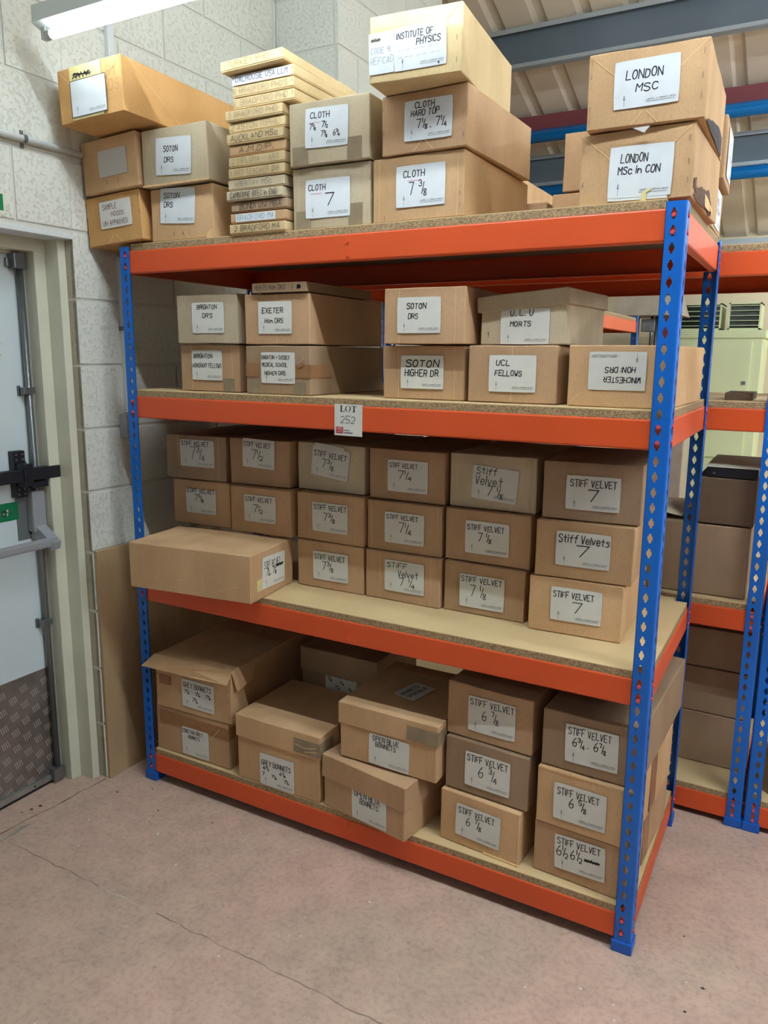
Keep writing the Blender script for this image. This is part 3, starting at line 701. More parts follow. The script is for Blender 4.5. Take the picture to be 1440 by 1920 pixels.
def tape(root, x0, z0, x1, z1, m=TAPE, face='front', w=0, wrap=0):
    mb = MB()
    if face == 'front':
        mb.box(x0, -.0011, z0, x1, -.0001, z1)
        if wrap: mb.box(w-.0006, -.0011, z0, w+.0010, wrap, z1)
    else: mb.box(w+.0001, x0, z0, w+.0011, x1, z1)
    return mb.build('parcel_tape', m, root)
def staples(root, pts, vertical=True):
    mb = MB()
    for x, z in pts:
        if vertical: mb.box(x-.0006, -.0012, z-.006, x+.0006, 0, z+.006)
        else: mb.box(x-.006, -.0012, z-.0006, x+.006, 0, z+.0006)
    return mb.build('staples', STAPLE, root)
def lid(root, w, d, h, lh, m, seed, ov=.005, rot=None, dz=0):
    o = link('lid', carton_mesh(w+2*ov, d+2*ov, lh, seed, m, name='lid'), root, (-ov, -ov, h-lh+.003+dz), rot)
    return o

def SV(size, y0=.38, y1=.72, x0=.38, x1=.72, s=.92): return [('STIFF VELVET', .05, s, .76, .93), (size, x0, x1, y0, y1)]
NUM = {}
GT = 'cartons on the top shelf'; G2 = 'cartons on the second shelf'; G3 = 'cartons on the third shelf'; G4 = 'cartons on the bottom shelf'
# key: (x,y,z,rot,tilt,w,h,d), label rect (cx,cz,w,h,rot), material, group, label text, handwriting lines
B = [
('A1',(-.119,-.02,1.974,3,4.2,.246,.163,.48),(.136,.096,.141,.087,0),AMBERK,GT,'amber cardboard box labelled SAMPLE HOODS in red at the top shelf left end',None),
('A2',(-.114,-.03,2.141,1,3.6,.252,.170,.48),(.143,.088,.129,.083,0),KRAFT2,GT,'cardboard box with a blank white label above the sample hoods box',None),
('A3',(-.048,-.163,2.324,2,2.4,.271,.162,.60),(.132,.066,.148,.103,0),AMBERK,GT,'large orange brown cardboard box topmost at the left end, black outlined blank label',None),
('B1',(.142,.015,S1,0,0,.268,.165,.45),(.12,.107,.150,.109,-3.7),KRAFT2,GT,'lower cardboard box labelled SOTON DRS on the top shelf',[('SOTON',.10,.55,.72,.86),('DRS',.11,.36,.46,.60)]),
('B2',(.145,-.015,S1+.167,2,.6,.27,.172,.45),(.133,.083,.145,.112,-3),GREYK,GT,'upper greyish crumpled box labelled SOTON DRS on the top shelf',[('SOTON',.22,.62,.62,.77),('DRS',.24,.50,.34,.47)]),
('D1',(.716,.018,S1,1,0,.264,.172,.48),(.122,.083,.152,.107,-.3),GREYK,GT,'lower grey beige box with grey tape labelled CLOTH 7',[('CLOTH',.07,.45,.72,.86),('7',.42,.60,.30,.60)]),
('D2',(.716,.003,S1+.174,2,0,.267,.171,.48),(.128,.097,.142,.106,-1.4),GREYK,GT,'upper grey beige box with grey tape labelled CLOTH 7 5/8 7 1/2',[('CLOTH',.12,.56,.74,.88),('7{5/8}',.10,.26,.46,.60),('7{1/2}',.38,.54,.50,.64),('7{3/8}',.37,.53,.26,.40),('6{3/4}',.66,.82,.26,.40)]),
('E1',(.988,.019,S1,-.6,0,.28,.17,.49),(.151,.089,.149,.107,0),KRAFT2,GT,'cardboard box labelled CLOTH 7 3/8, lowest of the tall three box stack',[('CLOTH',.15,.58,.72,.87),('7 {3/8}',.26,.62,.30,.60)]),
('E2',(1.02,.013,S1+.171,-1.5,0,.258,.154,.463),(.143,.08,.143,.1,-.8),KRAFT,GT,'cardboard box labelled CLOTH HARD TOP in the middle of the tall stack',[('CLOTH',.22,.62,.80,.94),('HARD TOP',.14,.72,.60,.75),('7{1/8}. 7{1/4}',.26,.90,.30,.52)]),
('E3',(1.035,-.082,S1+.326,5.3,0,.252,.162,.464),(.141,.073,.141,.101,1),PALEK,GT,'pale buff box labelled INSTITUTE OF PHYSICS topmost of the tall stack',[('INSTITUTE OF',.05,.74,.74,.88),('PHYSICS',.43,.88,.55,.70)]),
('F1',(1.57,.026,S1,-1,0,.264,.165,.42),(.145,.069,.147,.116,-1),KRAFT2,GT,'torn cornered box labelled LONDON MSC IN CON at the right end of the top shelf',[('LONDON',.18,.60,.68,.84),('MSc in CON',.15,.80,.46,.60)]),
('F2',(1.584,.006,S1+.166,1.6,0,.268,.169,.44),(.135,.092,.145,.103,.9),KRAFT2,GT,'buff cardboard box labelled LONDON MSC topmost at the right end',[('LONDON',.18,.74,.60,.78),('MSC',.34,.68,.32,.48)]),
('I2',(.20,.064,S2,0,0,.259,.157,.45),(.12,.088,.133,.099,0),KRAFT,G2,'box labelled BRIGHTON HONORARY FELLOWS at the left of the second shelf',[('BRIGHTON',.07,.68,.74,.88),('HONORARY FELLOWS',.03,.97,.42,.56)]),
('I1',(.21,.044,S2+.159,.7,0,.259,.16,.45),(.137,.084,.136,.099,0),GREYK,G2,'box labelled BRIGHTON DRS on top of the honorary fellows box',[('BRIGHTON',.17,.78,.78,.92),("DR'S",.34,.64,.50,.64)]),
('J2',(.501,.044,S2,-.3,0,.254,.154,.46),(.131,.084,.133,.097,0),BROWNK,G2,'box with brown tape labelled BRIGHTON + SUSSEX MEDICAL SCHOOL HIGHER DRS',[('BRIGHTON + SUSSEX',.02,.84,.78,.90),('MEDICAL SCHOOL',.03,.78,.54,.66),('HIGHER DRS',.10,.72,.27,.39)]),
('J1',(.504,.041,S2+.156,.9,0,.25,.156,.46),(.12,.083,.129,.099,0),KRAFT,G2,'box labelled EXETER HON DRS on the second shelf',[('EXETER',.12,.74,.64,.80),('Hon DRS',.20,.74,.34,.48)]),
('K2',(.994,.076,S2,0,0,.264,.155,.45),(.13,.079,.138,.095,0),KRAFT,G2,'box labelled SOTON HIGHER DR on the second shelf',[('SOTON',.12,.88,.66,.86),('HIGHER DR',.10,.88,.38,.58)]),
('K1',(1.015,.040,S2+.157,0,0,.256,.157,.45),(.114,.081,.137,.099,0),KRAFT,G2,'box labelled SOTON DRS on the second shelf above SOTON HIGHER DR',[('SOTON',.22,.66,.68,.83),('DRS',.26,.48,.40,.54)]),
('L2',(1.272,.066,S2,.3,0,.255,.156,.45),(.13,.08,.134,.099,0),KRAFT,G2,'box labelled UCL FELLOWS on the second shelf',[('UCL',.15,.44,.72,.87),('FELLOWS',.13,.70,.44,.58)]),
('L1',(1.292,.10,S2+.157,-4,0,.248,.118,.32),(.132,.049,.141,.094,0),GREYK,G2,'lidded box labelled U.L.U MORTS with a tilted lid on the second shelf',[('U. L. U',.20,.66,.80,.98),('MORTS',.20,.62,.50,.64)]),
('M',(1.557,.056,S2,-1.7,0,.258,.157,.48),(.127,.092,.144,.096,0),KRAFT2,G2,'box with an upside down label at the right end of the second shelf',[('WINCHESTER',.08,.72,.66,.80),('HON: DRS',.18,.70,.40,.54)]),
('big',(.111,-.130,S3,7,0,.487,.162,.277),(.142,.082,.151,.109,-2.6),KRAFT2,G3,'long box turned sideways and jutting out at the left of the third shelf',None),
('c1m',(.028,.176,.987,2.7,0,.268,.168,.48),(.134,.091,.14,.092,0),KRAFT,G3,'STIFF VELVET 7 5/8 box on the third shelf, directly above the jutting box',[('STIFF VELVET',.03,.95,.84,1.0),('7{5/8}',.28,.60,.50,.76)]),
('c1t',(-.002,.179,1.157,3.1,0,.279,.167,.48),(.148,.099,.158,.1,0),BROWNK,G3,'STIFF VELVET 7 3/4 box topmost in the leftmost column of the third shelf',[('STIFF VELVET',.05,.84,.78,.94),('7{3/4}',.28,.74,.30,.72)]),
('c2m',(.310,.172,.987,1.9,0,.262,.168,.48),(.132,.092,.137,.097,0),KRAFT,G3,'lower of two STIFF VELVET 7 1/2 boxes on the third shelf',[('STIFF VELVET',.05,.88,.76,.92),('7{1/2}',.28,.60,.38,.64)]),
('c2t',(.290,.20,1.157,1.8,0,.262,.167,.48),(.129,.115,.139,.103,-2),KRAFT,G3,'upper of two STIFF VELVET 7 1/2 boxes on the third shelf',[('STIFF VELVET',.04,.86,.72,.88),('7{1/2}',.26,.66,.32,.62)]),
('c3b',(.589,.193,S3,.8,0,.268,.165,.48),(.138,.082,.142,.1,0),KRAFT,G3,'lowest of three STIFF VELVET 7 3/8 boxes on the third shelf',[('STIFF VELVET',.05,.90,.72,.90),('7{3/8}',.25,.60,.36,.64)]),
('c3m',(.585,.20,S3+.167,-.5,0,.272,.167,.48),(.138,.085,.144,.101,0),KRAFT,G3,'middle one of three STIFF VELVET 7 3/8 boxes on the third shelf',[('STIFF VELVET',.05,.96,.76,.93),('7{3/8}',.30,.66,.38,.64)]),
('c3t',(.565,.235,S3+.336,-1.8,0,.278,.166,.42),(.14,.100,.153,.102,-6),GREYK,G3,'topmost of three STIFF VELVET 7 3/8 boxes, its label askew',[('STIFF VELVET',.05,.92,.66,.84),('7{3/8}',.26,.62,.30,.58)]),
('c4b',(.864,.198,S3,-.5,0,.276,.164,.48),(.148,.087,.146,.104,0),KRAFT,G3,'lowest of the STIFF VELVET 7 1/4 boxes, words in mixed case on three lines',[('STIFF',.06,.56,.78,.94),('Velvet',.34,.84,.50,.70),('7 {1/4}',.36,.78,.22,.46)]),
('c4m',(.864,.207,S3+.165,.4,0,.272,.166,.48),(.14,.081,.144,.102,0),KRAFT,G3,'middle STIFF VELVET 7 1/4 box in its column on the third shelf',[('STIFF VELVET',.05,.84,.78,.92),('7{1/4}',.34,.70,.36,.68)]),
('c4t',(.862,.225,S3+.333,-.2,0,.275,.168,.48),(.143,.082,.146,.104,0),KRAFT,G3,'topmost STIFF VELVET 7 1/4 box in its column on the third shelf',[('STIFF VELVET',.05,.74,.76,.90),('7{1/4}',.24,.62,.42,.66)]),
('c5b',(1.149,.208,S3,-.6,0,.270,.164,.48),(.13,.075,.149,.105,0),KRAFT,G3,'lowest of the STIFF VELVET 7 1/8 boxes on the third shelf',[('STIFF VELVET',.04,.94,.78,.94),('7 {1/8}',.22,.62,.36,.68)]),
('c5m',(1.145,.217,S3+.165,-.5,0,.282,.167,.48),(.142,.082,.145,.103,0),KRAFT,G3,'middle STIFF VELVET 7 1/8 box on the third shelf',[('STIFF VELVET',.05,.88,.72,.88),('7 {1/8}',.28,.62,.40,.64)]),
('c5t',(1.147,.238,S3+.334,-1,0,.284,.170,.40),(.152,.08,.148,.103,-3.8),GREYK,G3,'greyish box with Stiff Velvet 7 1/8 in mixed case, topmost of its column',[('Stiff',.08,.52,.76,.96),('Velvet',.06,.66,.44,.70),('7 {1/8}',.32,.72,.14,.42)]),
('c6b',(1.442,.171,S3,2.2,0,.272,.168,.42),(.14,.092,.147,.1,0),KRAFT2,G3,'lowest of three STIFF VELVET 7 boxes beside the right blue post',[('STIFF VELVET',.05,.84,.70,.88),('7',.40,.58,.28,.58)]),
('c6m',(1.455,.171,S3+.17,2.2,0,.278,.167,.42),(.138,.089,.154,.101,0),KRAFT2,G3,'middle box reading Stiff Velvets 7 beside the right blue post',[('Stiff Velvets',.05,.97,.68,.90),('7',.34,.56,.30,.60)]),
('c6t',(1.466,.184,S3+.339,3.6,0,.276,.170,.40),(.142,.082,.151,.098,0),BROWNK,G3,'topmost of three STIFF VELVET 7 boxes beside the right blue post',[('STIFF VELVET',.08,.92,.68,.88),('7',.38,.56,.26,.58)]),
('N1',(.048,.017,S4,.8,0,.352,.176,.55),(.193,.065,.128,.109,0),KRAFT,G4,'taped box labelled CAMSTON GREY BONNETS at the left of the bottom shelf',[('CONSTAN GREY',.02,.78,.80,.94),('BONNETS',.24,.66,.62,.74)]),
('N2',(.061,.010,S4+.178,1.6,0,.358,.205,.55),(.205,.081,.150,.107,-1),KRAFT2,G4,'open flapped box labelled GREY BONNETS stacked at the left of the bottom shelf',[('GREY BONNETS',.04,.90,.72,.90),('7{5/8}',.08,.24,.50,.62),('7{1/4}',.42,.58,.50,.62),('7{3/8}',.74,.90,.50,.62),('7{3/4}',.32,.50,.24,.38)]),
('O',(.452,.007,S4,-.1,0,.350,.240,.33),(.173,.062,.146,.118,0),KRAFT2,G4,'lidded box labelled GREY BONNETS with taped lid corner, second on the bottom shelf',[('GREY BONNETS',.05,.90,.64,.80),('6{3/4}',.10,.28,.50,.60),('6{7/8}',.58,.76,.46,.56),('7',.06,.12,.30,.40),('7{1/8}',.34,.50,.30,.40),('7{1/4}',.70,.86,.26,.36)]),
('P',(.475,.37,.325,0,0,.338,.183,.33),(.182,.049,.139,.102,0),BROWNK,G4,'shaded lidded box at the back of the bottom shelf with LIGHT BONNETS label',[('LIGHT BONNETS',.05,.88,.88,1.02),('7{1/8}',.06,.22,.70,.82),('7{3/8}',.44,.60,.64,.76),('7{5/8}',.30,.46,.44,.56),('7{1/4}',.72,.88,.44,.56)]),
('R',(.816,.010,S4,-8.9,0,.335,.186,.33),(.196,.064,.142,.108,1),KRAFT,G4,'lower lidded box labelled OPEN BLUE BONNETS, askew and overhanging the beam',[('OPEN BLUE',.08,.84,.74,.92),('BONNETS',.24,.76,.54,.70)]),
('Q',(.875,.019,S4+.192,-.4,0,.350,.190,.381),(.184,.059,.146,.105,-1),KRAFT2,G4,'upper lidded box labelled OPEN BLUE BONNETS on the bottom shelf',[('OPEN BLUE',.10,.74,.78,.94),('BONNETS',.17,.66,.60,.74)]),
('S3',(1.229,.043,S4,-4,0,.265,.170,.44),(.13,.086,.148,.106,-1.8),KRAFT2,G4,'lowest STIFF VELVET 6 7/8 box, a little askew on the bottom shelf',[('STIFF VELVET',.06,.86,.72,.90),('6 {7/8}',.24,.60,.40,.66)]),
('S2',(1.236,.057,S4+.173,-3.2,0,.272,.170,.45),(.142,.083,.147,.111,-.4),BROWNK,G4,'STIFF VELVET 6 3/4 box in the middle of its stack on the bottom shelf',[('STIFF VELVET',.05,.94,.74,.92),('6 {3/4}',.30,.72,.34,.66)]),
('S1',(1.233,.070,S4+.345,-3.5,0,.278,.172,.45),(.148,.086,.153,.111,.4),KRAFT,G4,'STIFF VELVET 6 7/8 box topmost of its stack on the bottom shelf',[('STIFF VELVET',.05,.96,.76,.93),('6 {7/8}',.30,.62,.38,.66)]),
('T3',(1.531,.044,S4,-3.5,0,.268,.162,.48),(.138,.088,.147,.106,2),KRAFT,G4,'STIFF VELVET 6 1/2 box with a crossed out figure, lowest at the right end',[('STIFF VELVET',.06,.90,.74,.92),('6{1/2}6{1/2}',.04,.54,.40,.68),('#',.60,.88,.42,.58)]),
('T2',(1.535,.036,S4+.163,-3.2,0,.272,.174,.48),(.127,.085,.15,.111,.3),KRAFT2,G4,'STIFF VELVET 6 5/8 box, middle of the right end stack on the bottom shelf',[('STIFF VELVET',.07,.86,.70,.88),('6 {5/8}',.30,.62,.40,.66)]),
('T1',(1.540,.047,S4+.339,-2.4,0,.274,.171,.60),(.142,.087,.148,.113,1),BROWNK,G4,'STIFF VELVET 6 3/4 box topmost at the bottom shelf right end',[('STIFF VELVET',.06,.86,.74,.92),('6{3/4}',.14,.38,.44,.66),('.',.42,.46,.48,.56),('6{7/8}',.54,.76,.44,.66)]),
]
BOX = {}
for n, (k, g, lab, m, grp, text, lines) in enumerate(B):
    x, y, z, rot, tl, w_, h_, d_ = g
    t = thing('cardboard_box', text, 'box', (x, y, z+.0005), (0, -R(tl), R(rot)), grp)
    link('body', carton_mesh(w_, d_, h_, n+1, m), t)
    BOX[k] = (t, w_, h_, d_, m)
    if lines:
        paper(t, lab, lines, w_, d_, m=PAPERW if grp in (G3, G4, G2) else PAPER, wd=.0024 if k not in ('c6m', 'c6t', 'K2', 'D1') else .003, flip=(k == 'M'))

def XF(k, marks=(1, 1, 1)):
    """moulded diagonal folds of a crash-lock end: two from the upper corners, an inverted V at the bottom"""
    t, w_, h_, d_, m = BOX[k]; s = []
    if marks[0]: s.append([(.004, h_-.004), (.075, h_-.065)])
    if marks[1]: s.append([(w_-.004, h_-.004), (w_-.075, h_-.065)])
    if marks[2]: s += [[(w_*.5-.03, .004), (w_*.5-.005, .03)], [(w_*.5+.03, .004), (w_*.5+.005, .03)]]
    lines_part(t, s, .0016)
def VF(k, us=(.17, .83)):
    t, w_, h_, d_, m = BOX[k]; lines_part(t, [[(w_*u, .004), (w_*u+.001, h_*.5), (w_*u, h_-.004)] for u in us], .0013)
for k in ('A1', 'A3', 'E3', 'F1', 'F2', 'E2', 'B1'): XF(k, (1, 1, 1) if k in ('A3', 'E3', 'F1', 'F2') else (0, 0, 1))
for k in ('D1', 'E1', 'B2', 'J1', 'c5t', 'L2'): VF(k, (.5,) if k in ('J1', 'L2') else (.08, .93))
for k in ('K2', 'c4m', 'c3m', 'c4b', 'c1t', 'I2', 'K1'): VF(k, (.20, .88) if k != 'c4m' else (.07, .95))

t, w_, h_, d_, m = BOX['A1']
paper(t, (.136, .096, .141, .087, 0), [('SAMPLE', .10, .55, .70, .90), ('HOODS', .36, .76, .42, .58), ('UN-APPROVED', .08, .86, .10, .28)], w_, d_, ink=INKR, wd=.0016, m=PAPERW, printed=False)
staples(t, [(.006, .14), (.006, .09), (.006, .03), (w_-.006, .14), (w_-.006, .09), (w_-.006, .03)])
t, w_, h_, d_, m = BOX['A2']
paper(t, (.143, .088, .129, .083, 0), None, w_, d_, m=mat('grey_white_paper', (196, 194, 188), .7), printed=False)
staples(t, [(.11, .03), (.16, .028)])
t, w_, h_, d_, m = BOX['A3']
tape(t, .056, .006, .190, h_-.002, TAPEY)
p = paper(t, (.132, .066, .148, .103, 0), None, w_, d_, gap=.0022)
mb = MB(); W_, H_ = .150, .105
ribbon(mb, [(-W_/2, -H_/2), (W_/2, -H_/2), (W_/2, H_/2), (-W_/2, H_/2), (-W_/2, -H_/2)], .002, lambda u, v: (u, -.0009, v)); mb.build('marker_outline', INK, p)
lines_part(t, [[(.07+.0075*i, .132+(.008 if i % 2 else -.008)) for i in range(11)], [(.068, .128), (.145, .137)], [(.07, .136), (.15, .131)], [(.075, .14), (.14, .128)]], .0028, INK, 'crossed_out_writing').location = (0, -.0012, 0)
write([('RY', .0, .75, .62, .95), ('DS', .1, .95, .15, .5)], .05, .09, .0012, lambda u, v: (.236+u, -.0006, .098+v)).build('pencil_writing', INKG, t)
lines_part(t, [[(.03, h_-.004), (.25, .02)]], .0016, face='side', w=w_)
t, w_, h_, d_, m = BOX['B1']; staples(t, [(.004, .12), (.004, .08), (w_-.004, .13), (.10, .022), (.14, .022)])
MB().add([(w_-.03, -.002, 0), (w_+.001, -.003, 0), (w_-.004, -.004, .030), (w_-.022, -.003, .016)], [(0, 1, 2), (0, 2, 3)]).build('torn_flap', EDGEK, t)
t, w_, h_, d_, m = BOX['B2']; MB().box(-.001, -.0015, -.001, w_+.001, .002, .005).build('worn_edge', EDGEK, t, bevel=.001)
for k in ('D1', 'D2'):
    t, w_, h_, d_, m = BOX[k]; tape(t, .012, .001, .062, .052); tape(t, w_-.072, .001, w_-.026, .062)
    e = write([('_'.replace('_', '-'), .08, .42, .60, .66)], .145, .106, .0009, lambda u, v: (u, -.0011, v)) ; o = e.build('red_underline', REDL, [c for c in t.children if c.name.startswith('paper_label')][0])
t, w_, h_, d_, m = BOX['E1']
write([('-', .22, .56, .60, .66)], .149, .107, .0009, lambda u, v: (u, -.0011, v)).build('red_underline', REDL, [c for c in t.children if c.name.startswith('paper_label')][0])
staples(t, [(w_-.012, .03), (w_-.012, .06), (.04, .012)])
t, w_, h_, d_, m = BOX['E2']; staples(t, [(.006, .12), (.006, .06), (w_-.012, .03)])
mb = MB().box(.10, -.0025, .1275, .14, -.0015, .1305).build('tape_end', PAPER, t)
t, w_, h_, d_, m = BOX['E3']; staples(t, [(w_-.014, .03), (w_-.014, .08), (w_-.014, .13), (.006, .02)])
paper(t, (.035, .071, .070, .098, 1), [('CODE 91', .08, .86, .50, .64), ('REF:CAD', .06, .96, .24, .40)], w_, d_, ink=mat('pale_blue_pen', (130, 150, 170), .7), wd=.0011, printed=False, extra=[([('#', .1, .45, .76, .9)], INKG, .002)])
pl = [c for c in t.children if c.name.startswith('paper_label')][0]
mb = MB(); r = random.Random(4)
for zz in (-.004, -.02):
    x = -.06
    while x < .05: l = r.uniform(.003, .012); ribbon(mb, [(x, zz+r.uniform(-.001, .001)), (x+l, zz+.001)], .0006, lambda u, v: (u, -.001, v)); x += l+r.uniform(.002, .012)
mb.build('faint_writing', INKG, pl); MB().box(.048, -.0012, -.047, .052, -.0008, -.042).build('printed_dot', INK, pl)
t, w_, h_, d_, m = BOX['F1']; staples(t, [(w_-.012, .04), (w_-.012, .08), (w_-.012, .13), (.008, .13), (.008, .05)])
HOLE_SHADE = mat('painted_hole_shade', (92, 66, 48), .9, var=(60, .4))  # shade inside the torn holes, put into a dark brown colour
def ragged(root, pts, m, w, name, jit=.004, seed=1):
    r = random.Random(seed); out = []
    for a, b in zip(pts, pts[1:]+pts[:1]):
        for k in range(4): q = k/4; out.append((a[0]+(b[0]-a[0])*q+r.uniform(-jit, jit), a[1]+(b[1]-a[1])*q+r.uniform(-jit, jit)))
    n = len(out); c = (sum(p[0] for p in out)/n, sum(p[1] for p in out)/n)
    V = [(w+.0006+r.uniform(0, .0015), p[0], p[1]) for p in out]+[(w+.004, *c)]
    return MB().add(V, [(k, (k+1) % n, n) for k in range(n)]).build(name, m, root)
ragged(t, [(.012, .004), (.30, .004), (.29, .035), (.24, .06), (.20, .05), (.13, .045), (.05, .03)], HOLE_SHADE, w_, 'hole_shade_patch')
ragged(t, [(.008, .022), (.05, .026), (.045, .050), (.012, .046)], HOLE_SHADE, w_, 'hole_shade_patch', .003, 3)
ragged(t, [(.16, .035), (.30, .02), (.30, .008), (.18, .01)], EDGEK, w_+.003, 'torn_flap', .003, 5)
MB().add([(.15, -.003, -.002), (.163, -.004, -.002), (.162, -.004, .018), (.175, -.004, .026), (.17, -.004, .029), (.152, -.003, .02)], [(0, 1, 2, 5), (2, 3, 4, 5)]).build('peeled_tape', TAPEY, t)
pl = [c for c in t.children if c.name.startswith('paper_label')][0]
link('under_sheet', sheet_mesh(.140, .060, 3), pl, (-.003, .0007, -.034))
t, w_, h_, d_, m = BOX['F2']; staples(t, [(w_-.012, .05), (w_-.012, .09), (w_-.012, .14), (.008, .15), (.008, .12), (.008, .05), (.008, .02)])
ragged(t, [(.02, .002), (.40, .002), (.40, .05), (.34, .055), (.22, .045), (.10, .02)], mat('painted_opening_shade', (58, 50, 54), .9), w_, 'hole_shade_patch', .004, 7)  # dark patch painted in place of the shaded side opening
MB().add([(.11, -.002, -.004), (.15, -.004, -.004), (.138, -.005, -.018)], [(0, 1, 2)]).build('paper_scrap', mat('grey_white_paper', (196, 194, 188), .7), t)
# second shelf extras
t, w_, h_, d_, m = BOX['I2']; tape(t, .19, .002, .235, .045)
t, w_, h_, d_, m = BOX['J2']; tape(t, .002, .055, .055, .098, TAPEB); tape(t, .19, .055, w_, .095, TAPEB, wrap=.12, w=w_); tape(t, .015, .002, .052, .045); tape(t, .19, .002, .235, .040)
ragged_ = MB().add([(.205, -.003, .092), (.235, -.004, .108), (.232, -.004, .094), (.215, -.004, .085)], [(0, 1, 2, 3)]).build('peeled_tape', TAPEB, t)
t, w_, h_, d_, m = BOX['M']; lines_part(t, [[(.02, .15), (.10, .01)]], .0016, face='side', w=w_); lines_part(t, [[(.01, .01), (.035, .035)], [(w_-.05, .05), (w_-.01, .01)]], .0016)
t, w_, h_, d_, m = BOX['L1']; lid(t, w_, d_, h_, .045, m, 61, .008, (0, R(-4.5), 0), dz=.008)
staples(t, [(.025, .03)])
# third shelf extras
t, w_, h_, d_, m = BOX['c1t']; tape(t, .002, .008, .062, .048); lines_part(t, [[(.062, .004), (.062, h_-.004)]], .002)
t, w_, h_, d_, m = BOX['big']
paper(t, (.142, .082, .148, .107, -2.6), [('STIFF VELVET', .08, .78, .62, .84), ('7{1/4}, 7{1/8}', .16, .62, .38, .60), ('#', .60, .90, .52, .72)], w_, d_, side='right', m=PAPERW)
lines_part(t, [[(.006, .02), (.006, h_-.004)]], .003, EDGEK, 'open_seam', face='side', w=w_)
lines_part(t, [[(.36, .03), (.44, .055)], [(.20, .05), (.235, .048)]], .0012)
tape(t, .035, .03, .085, .07, TAPEY, 'side', w_)
t, w_, h_, d_, m = BOX['c3t']; link('under_sheet', sheet_mesh(.12, .05, 8, m=PAPERW), [c for c in t.children if c.name.startswith('paper_label')][0], (-.008, .0004, .036))
# bottom shelf extras
t, w_, h_, d_, m = BOX['N1']; tape(t, .02, h_-.062, w_, h_-.018, TAPEB, wrap=.10, w=w_); lines_part(t, [[(.27, .10), (.31, .15)]], .002, TAPEY, 'tape_crinkle').location = (0, -.0012, 0)
t, w_, h_, d_, m = BOX['N2']
MB().add([(0, .002, h_+.001), (w_, .002, h_+.001), (w_+.012, -.036, h_-.034), (w_*.5, -.020, h_-.048), (-.028, -.040, h_-.038), (0, .005, h_-.003), (w_, .005, h_-.003), (w_+.012, -.033, h_-.036), (w_*.5, -.017, h_-.050), (-.028, -.037, h_-.040)],
         [(0, 1, 2, 3, 4), (9, 8, 7, 6, 5), (1, 0, 5, 6), (2, 1, 6, 7), (3, 2, 7, 8), (4, 3, 8, 9), (0, 4, 9, 5)]).build('front_flap', m, t)
MB().add([(w_+.001, .002, h_), (w_+.001, .14, h_), (w_+.02, .10, h_-.06), (w_+.018, .012, h_-.075)], [(0, 1, 2, 3)]).build('side_flap', m, t)
staples(t, [(.01, .13), (.01, .04), (w_-.014, .13), (w_-.014, .09), (w_-.01, .03)]); tape(t, .02, .095, .075, .132, TAPEB)
t, w_, h_, d_, m = BOX['O']; l = lid(t, w_, d_, h_, .086, m, 71); tape(l, .255, .012, w_+.010, .062, TAPE, wrap=.08, w=w_+.010)
lines_part(l, [[(.262, .040), (.30, .033), (.345, .044)], [(.30, .020), (.35, .030)]], .003, EDGEK, 'tape_crinkle').location = (0, -.0012, 0)
t, w_, h_, d_, m = BOX['P']; lid(t, w_, d_, h_, .098, m, 73)
t, w_, h_, d_, m = BOX['Q']; l = lid(t, w_, d_, h_, .076, m, 75); tape(l, .255, .010, w_+.010, .056, TAPE, wrap=.09, w=w_+.010)
o = paper(t, (0, 0, .120, .085, 0), [('BONNETS', .1, .8, .60, .8), ('OPEN BLUE', .1, .9, .28, .46)], w_, d_, side=((.18, .18, h_+.0045), (-R(90), 0, R(78))), m=PAPERW, printed=False)
t, w_, h_, d_, m = BOX['R']; lid(t, w_, d_, h_, .084, m, 77)
t, w_, h_, d_, m = BOX['S3']; MB().box(.15, -.002, -.0004, w_, .003, .006).build('worn_edge', EDGEK, t, bevel=.0015)
t, w_, h_, d_, m = BOX['T2']; lines_part(t, [[(.004, h_-.003), (w_-.004, h_-.003)]], .004, EDGEK, 'worn_edge'); lines_part(t, [[(.16, h_-.002), (.164, h_-.022)]], .004, EDGEK, 'tape_tear'); tape(t, .20, .01, .27, h_-.004, TAPEB, 'side', w_)
t, w_, h_, d_, m = BOX['T3']; tape(t, .18, .004, .25, h_-.004, TAPEB, 'side', w_)
t, w_, h_, d_, m = BOX['S1']; link('under_sheet', sheet_mesh(.10, .04, 9, m=PAPERW), [c for c in t.children if c.name.startswith('paper_label')][0], (.005, .0004, -.037))

# boxes with no readable label
def plain(name, label, x, y, z, rot, w_, h_, d_, m, seed, group=None, lidh=0, cat='box'):
    t = thing(name, label, cat, (x, y, z+.0005), (0, 0, R(rot)), group); link('body', carton_mesh(w_, d_, h_, seed, m), t)
    if lidh: lid(t, w_, d_, h_, lidh, m, seed+9)
    return t
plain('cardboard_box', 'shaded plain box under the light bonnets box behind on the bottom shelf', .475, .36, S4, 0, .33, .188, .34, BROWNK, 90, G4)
t = plain('cardboard_box', 'box with a torn end label behind the LONDON MSC boxes, upper of two', 1.395, .465, S1+.128, 2, .452, .168, .25, KRAFT, 92, 'plain boxes at the back of the top shelf')
paper(t, (.14, .085, .148, .13, 0), [('MSc', .3, .6, .62, .78), ('in Con', .25, .8, .38, .54)], .452, .25, side='right', m=PAPER, wd=.002)
t = plain('cardboard_box', 'box with an end label behind the LONDON MSC boxes, lower of two', 1.365, .462, S1, 1, .462, .124, .25, KRAFT, 93, 'plain boxes at the back of the top shelf')
paper(t, (.12, .064, .148, .105, 0), [('MSc', .3, .6, .62, .78), ('in Con', .25, .8, .38, .54)], .462, .25, side='right', m=PAPER, wd=.002)
plain('cardboard_box', 'low plain box behind the CLOTH 7 3/8 box on the top shelf', 1.03, .525, S1, 0, .30, .118, .19, KRAFT, 94, 'plain boxes at the back of the top shelf')
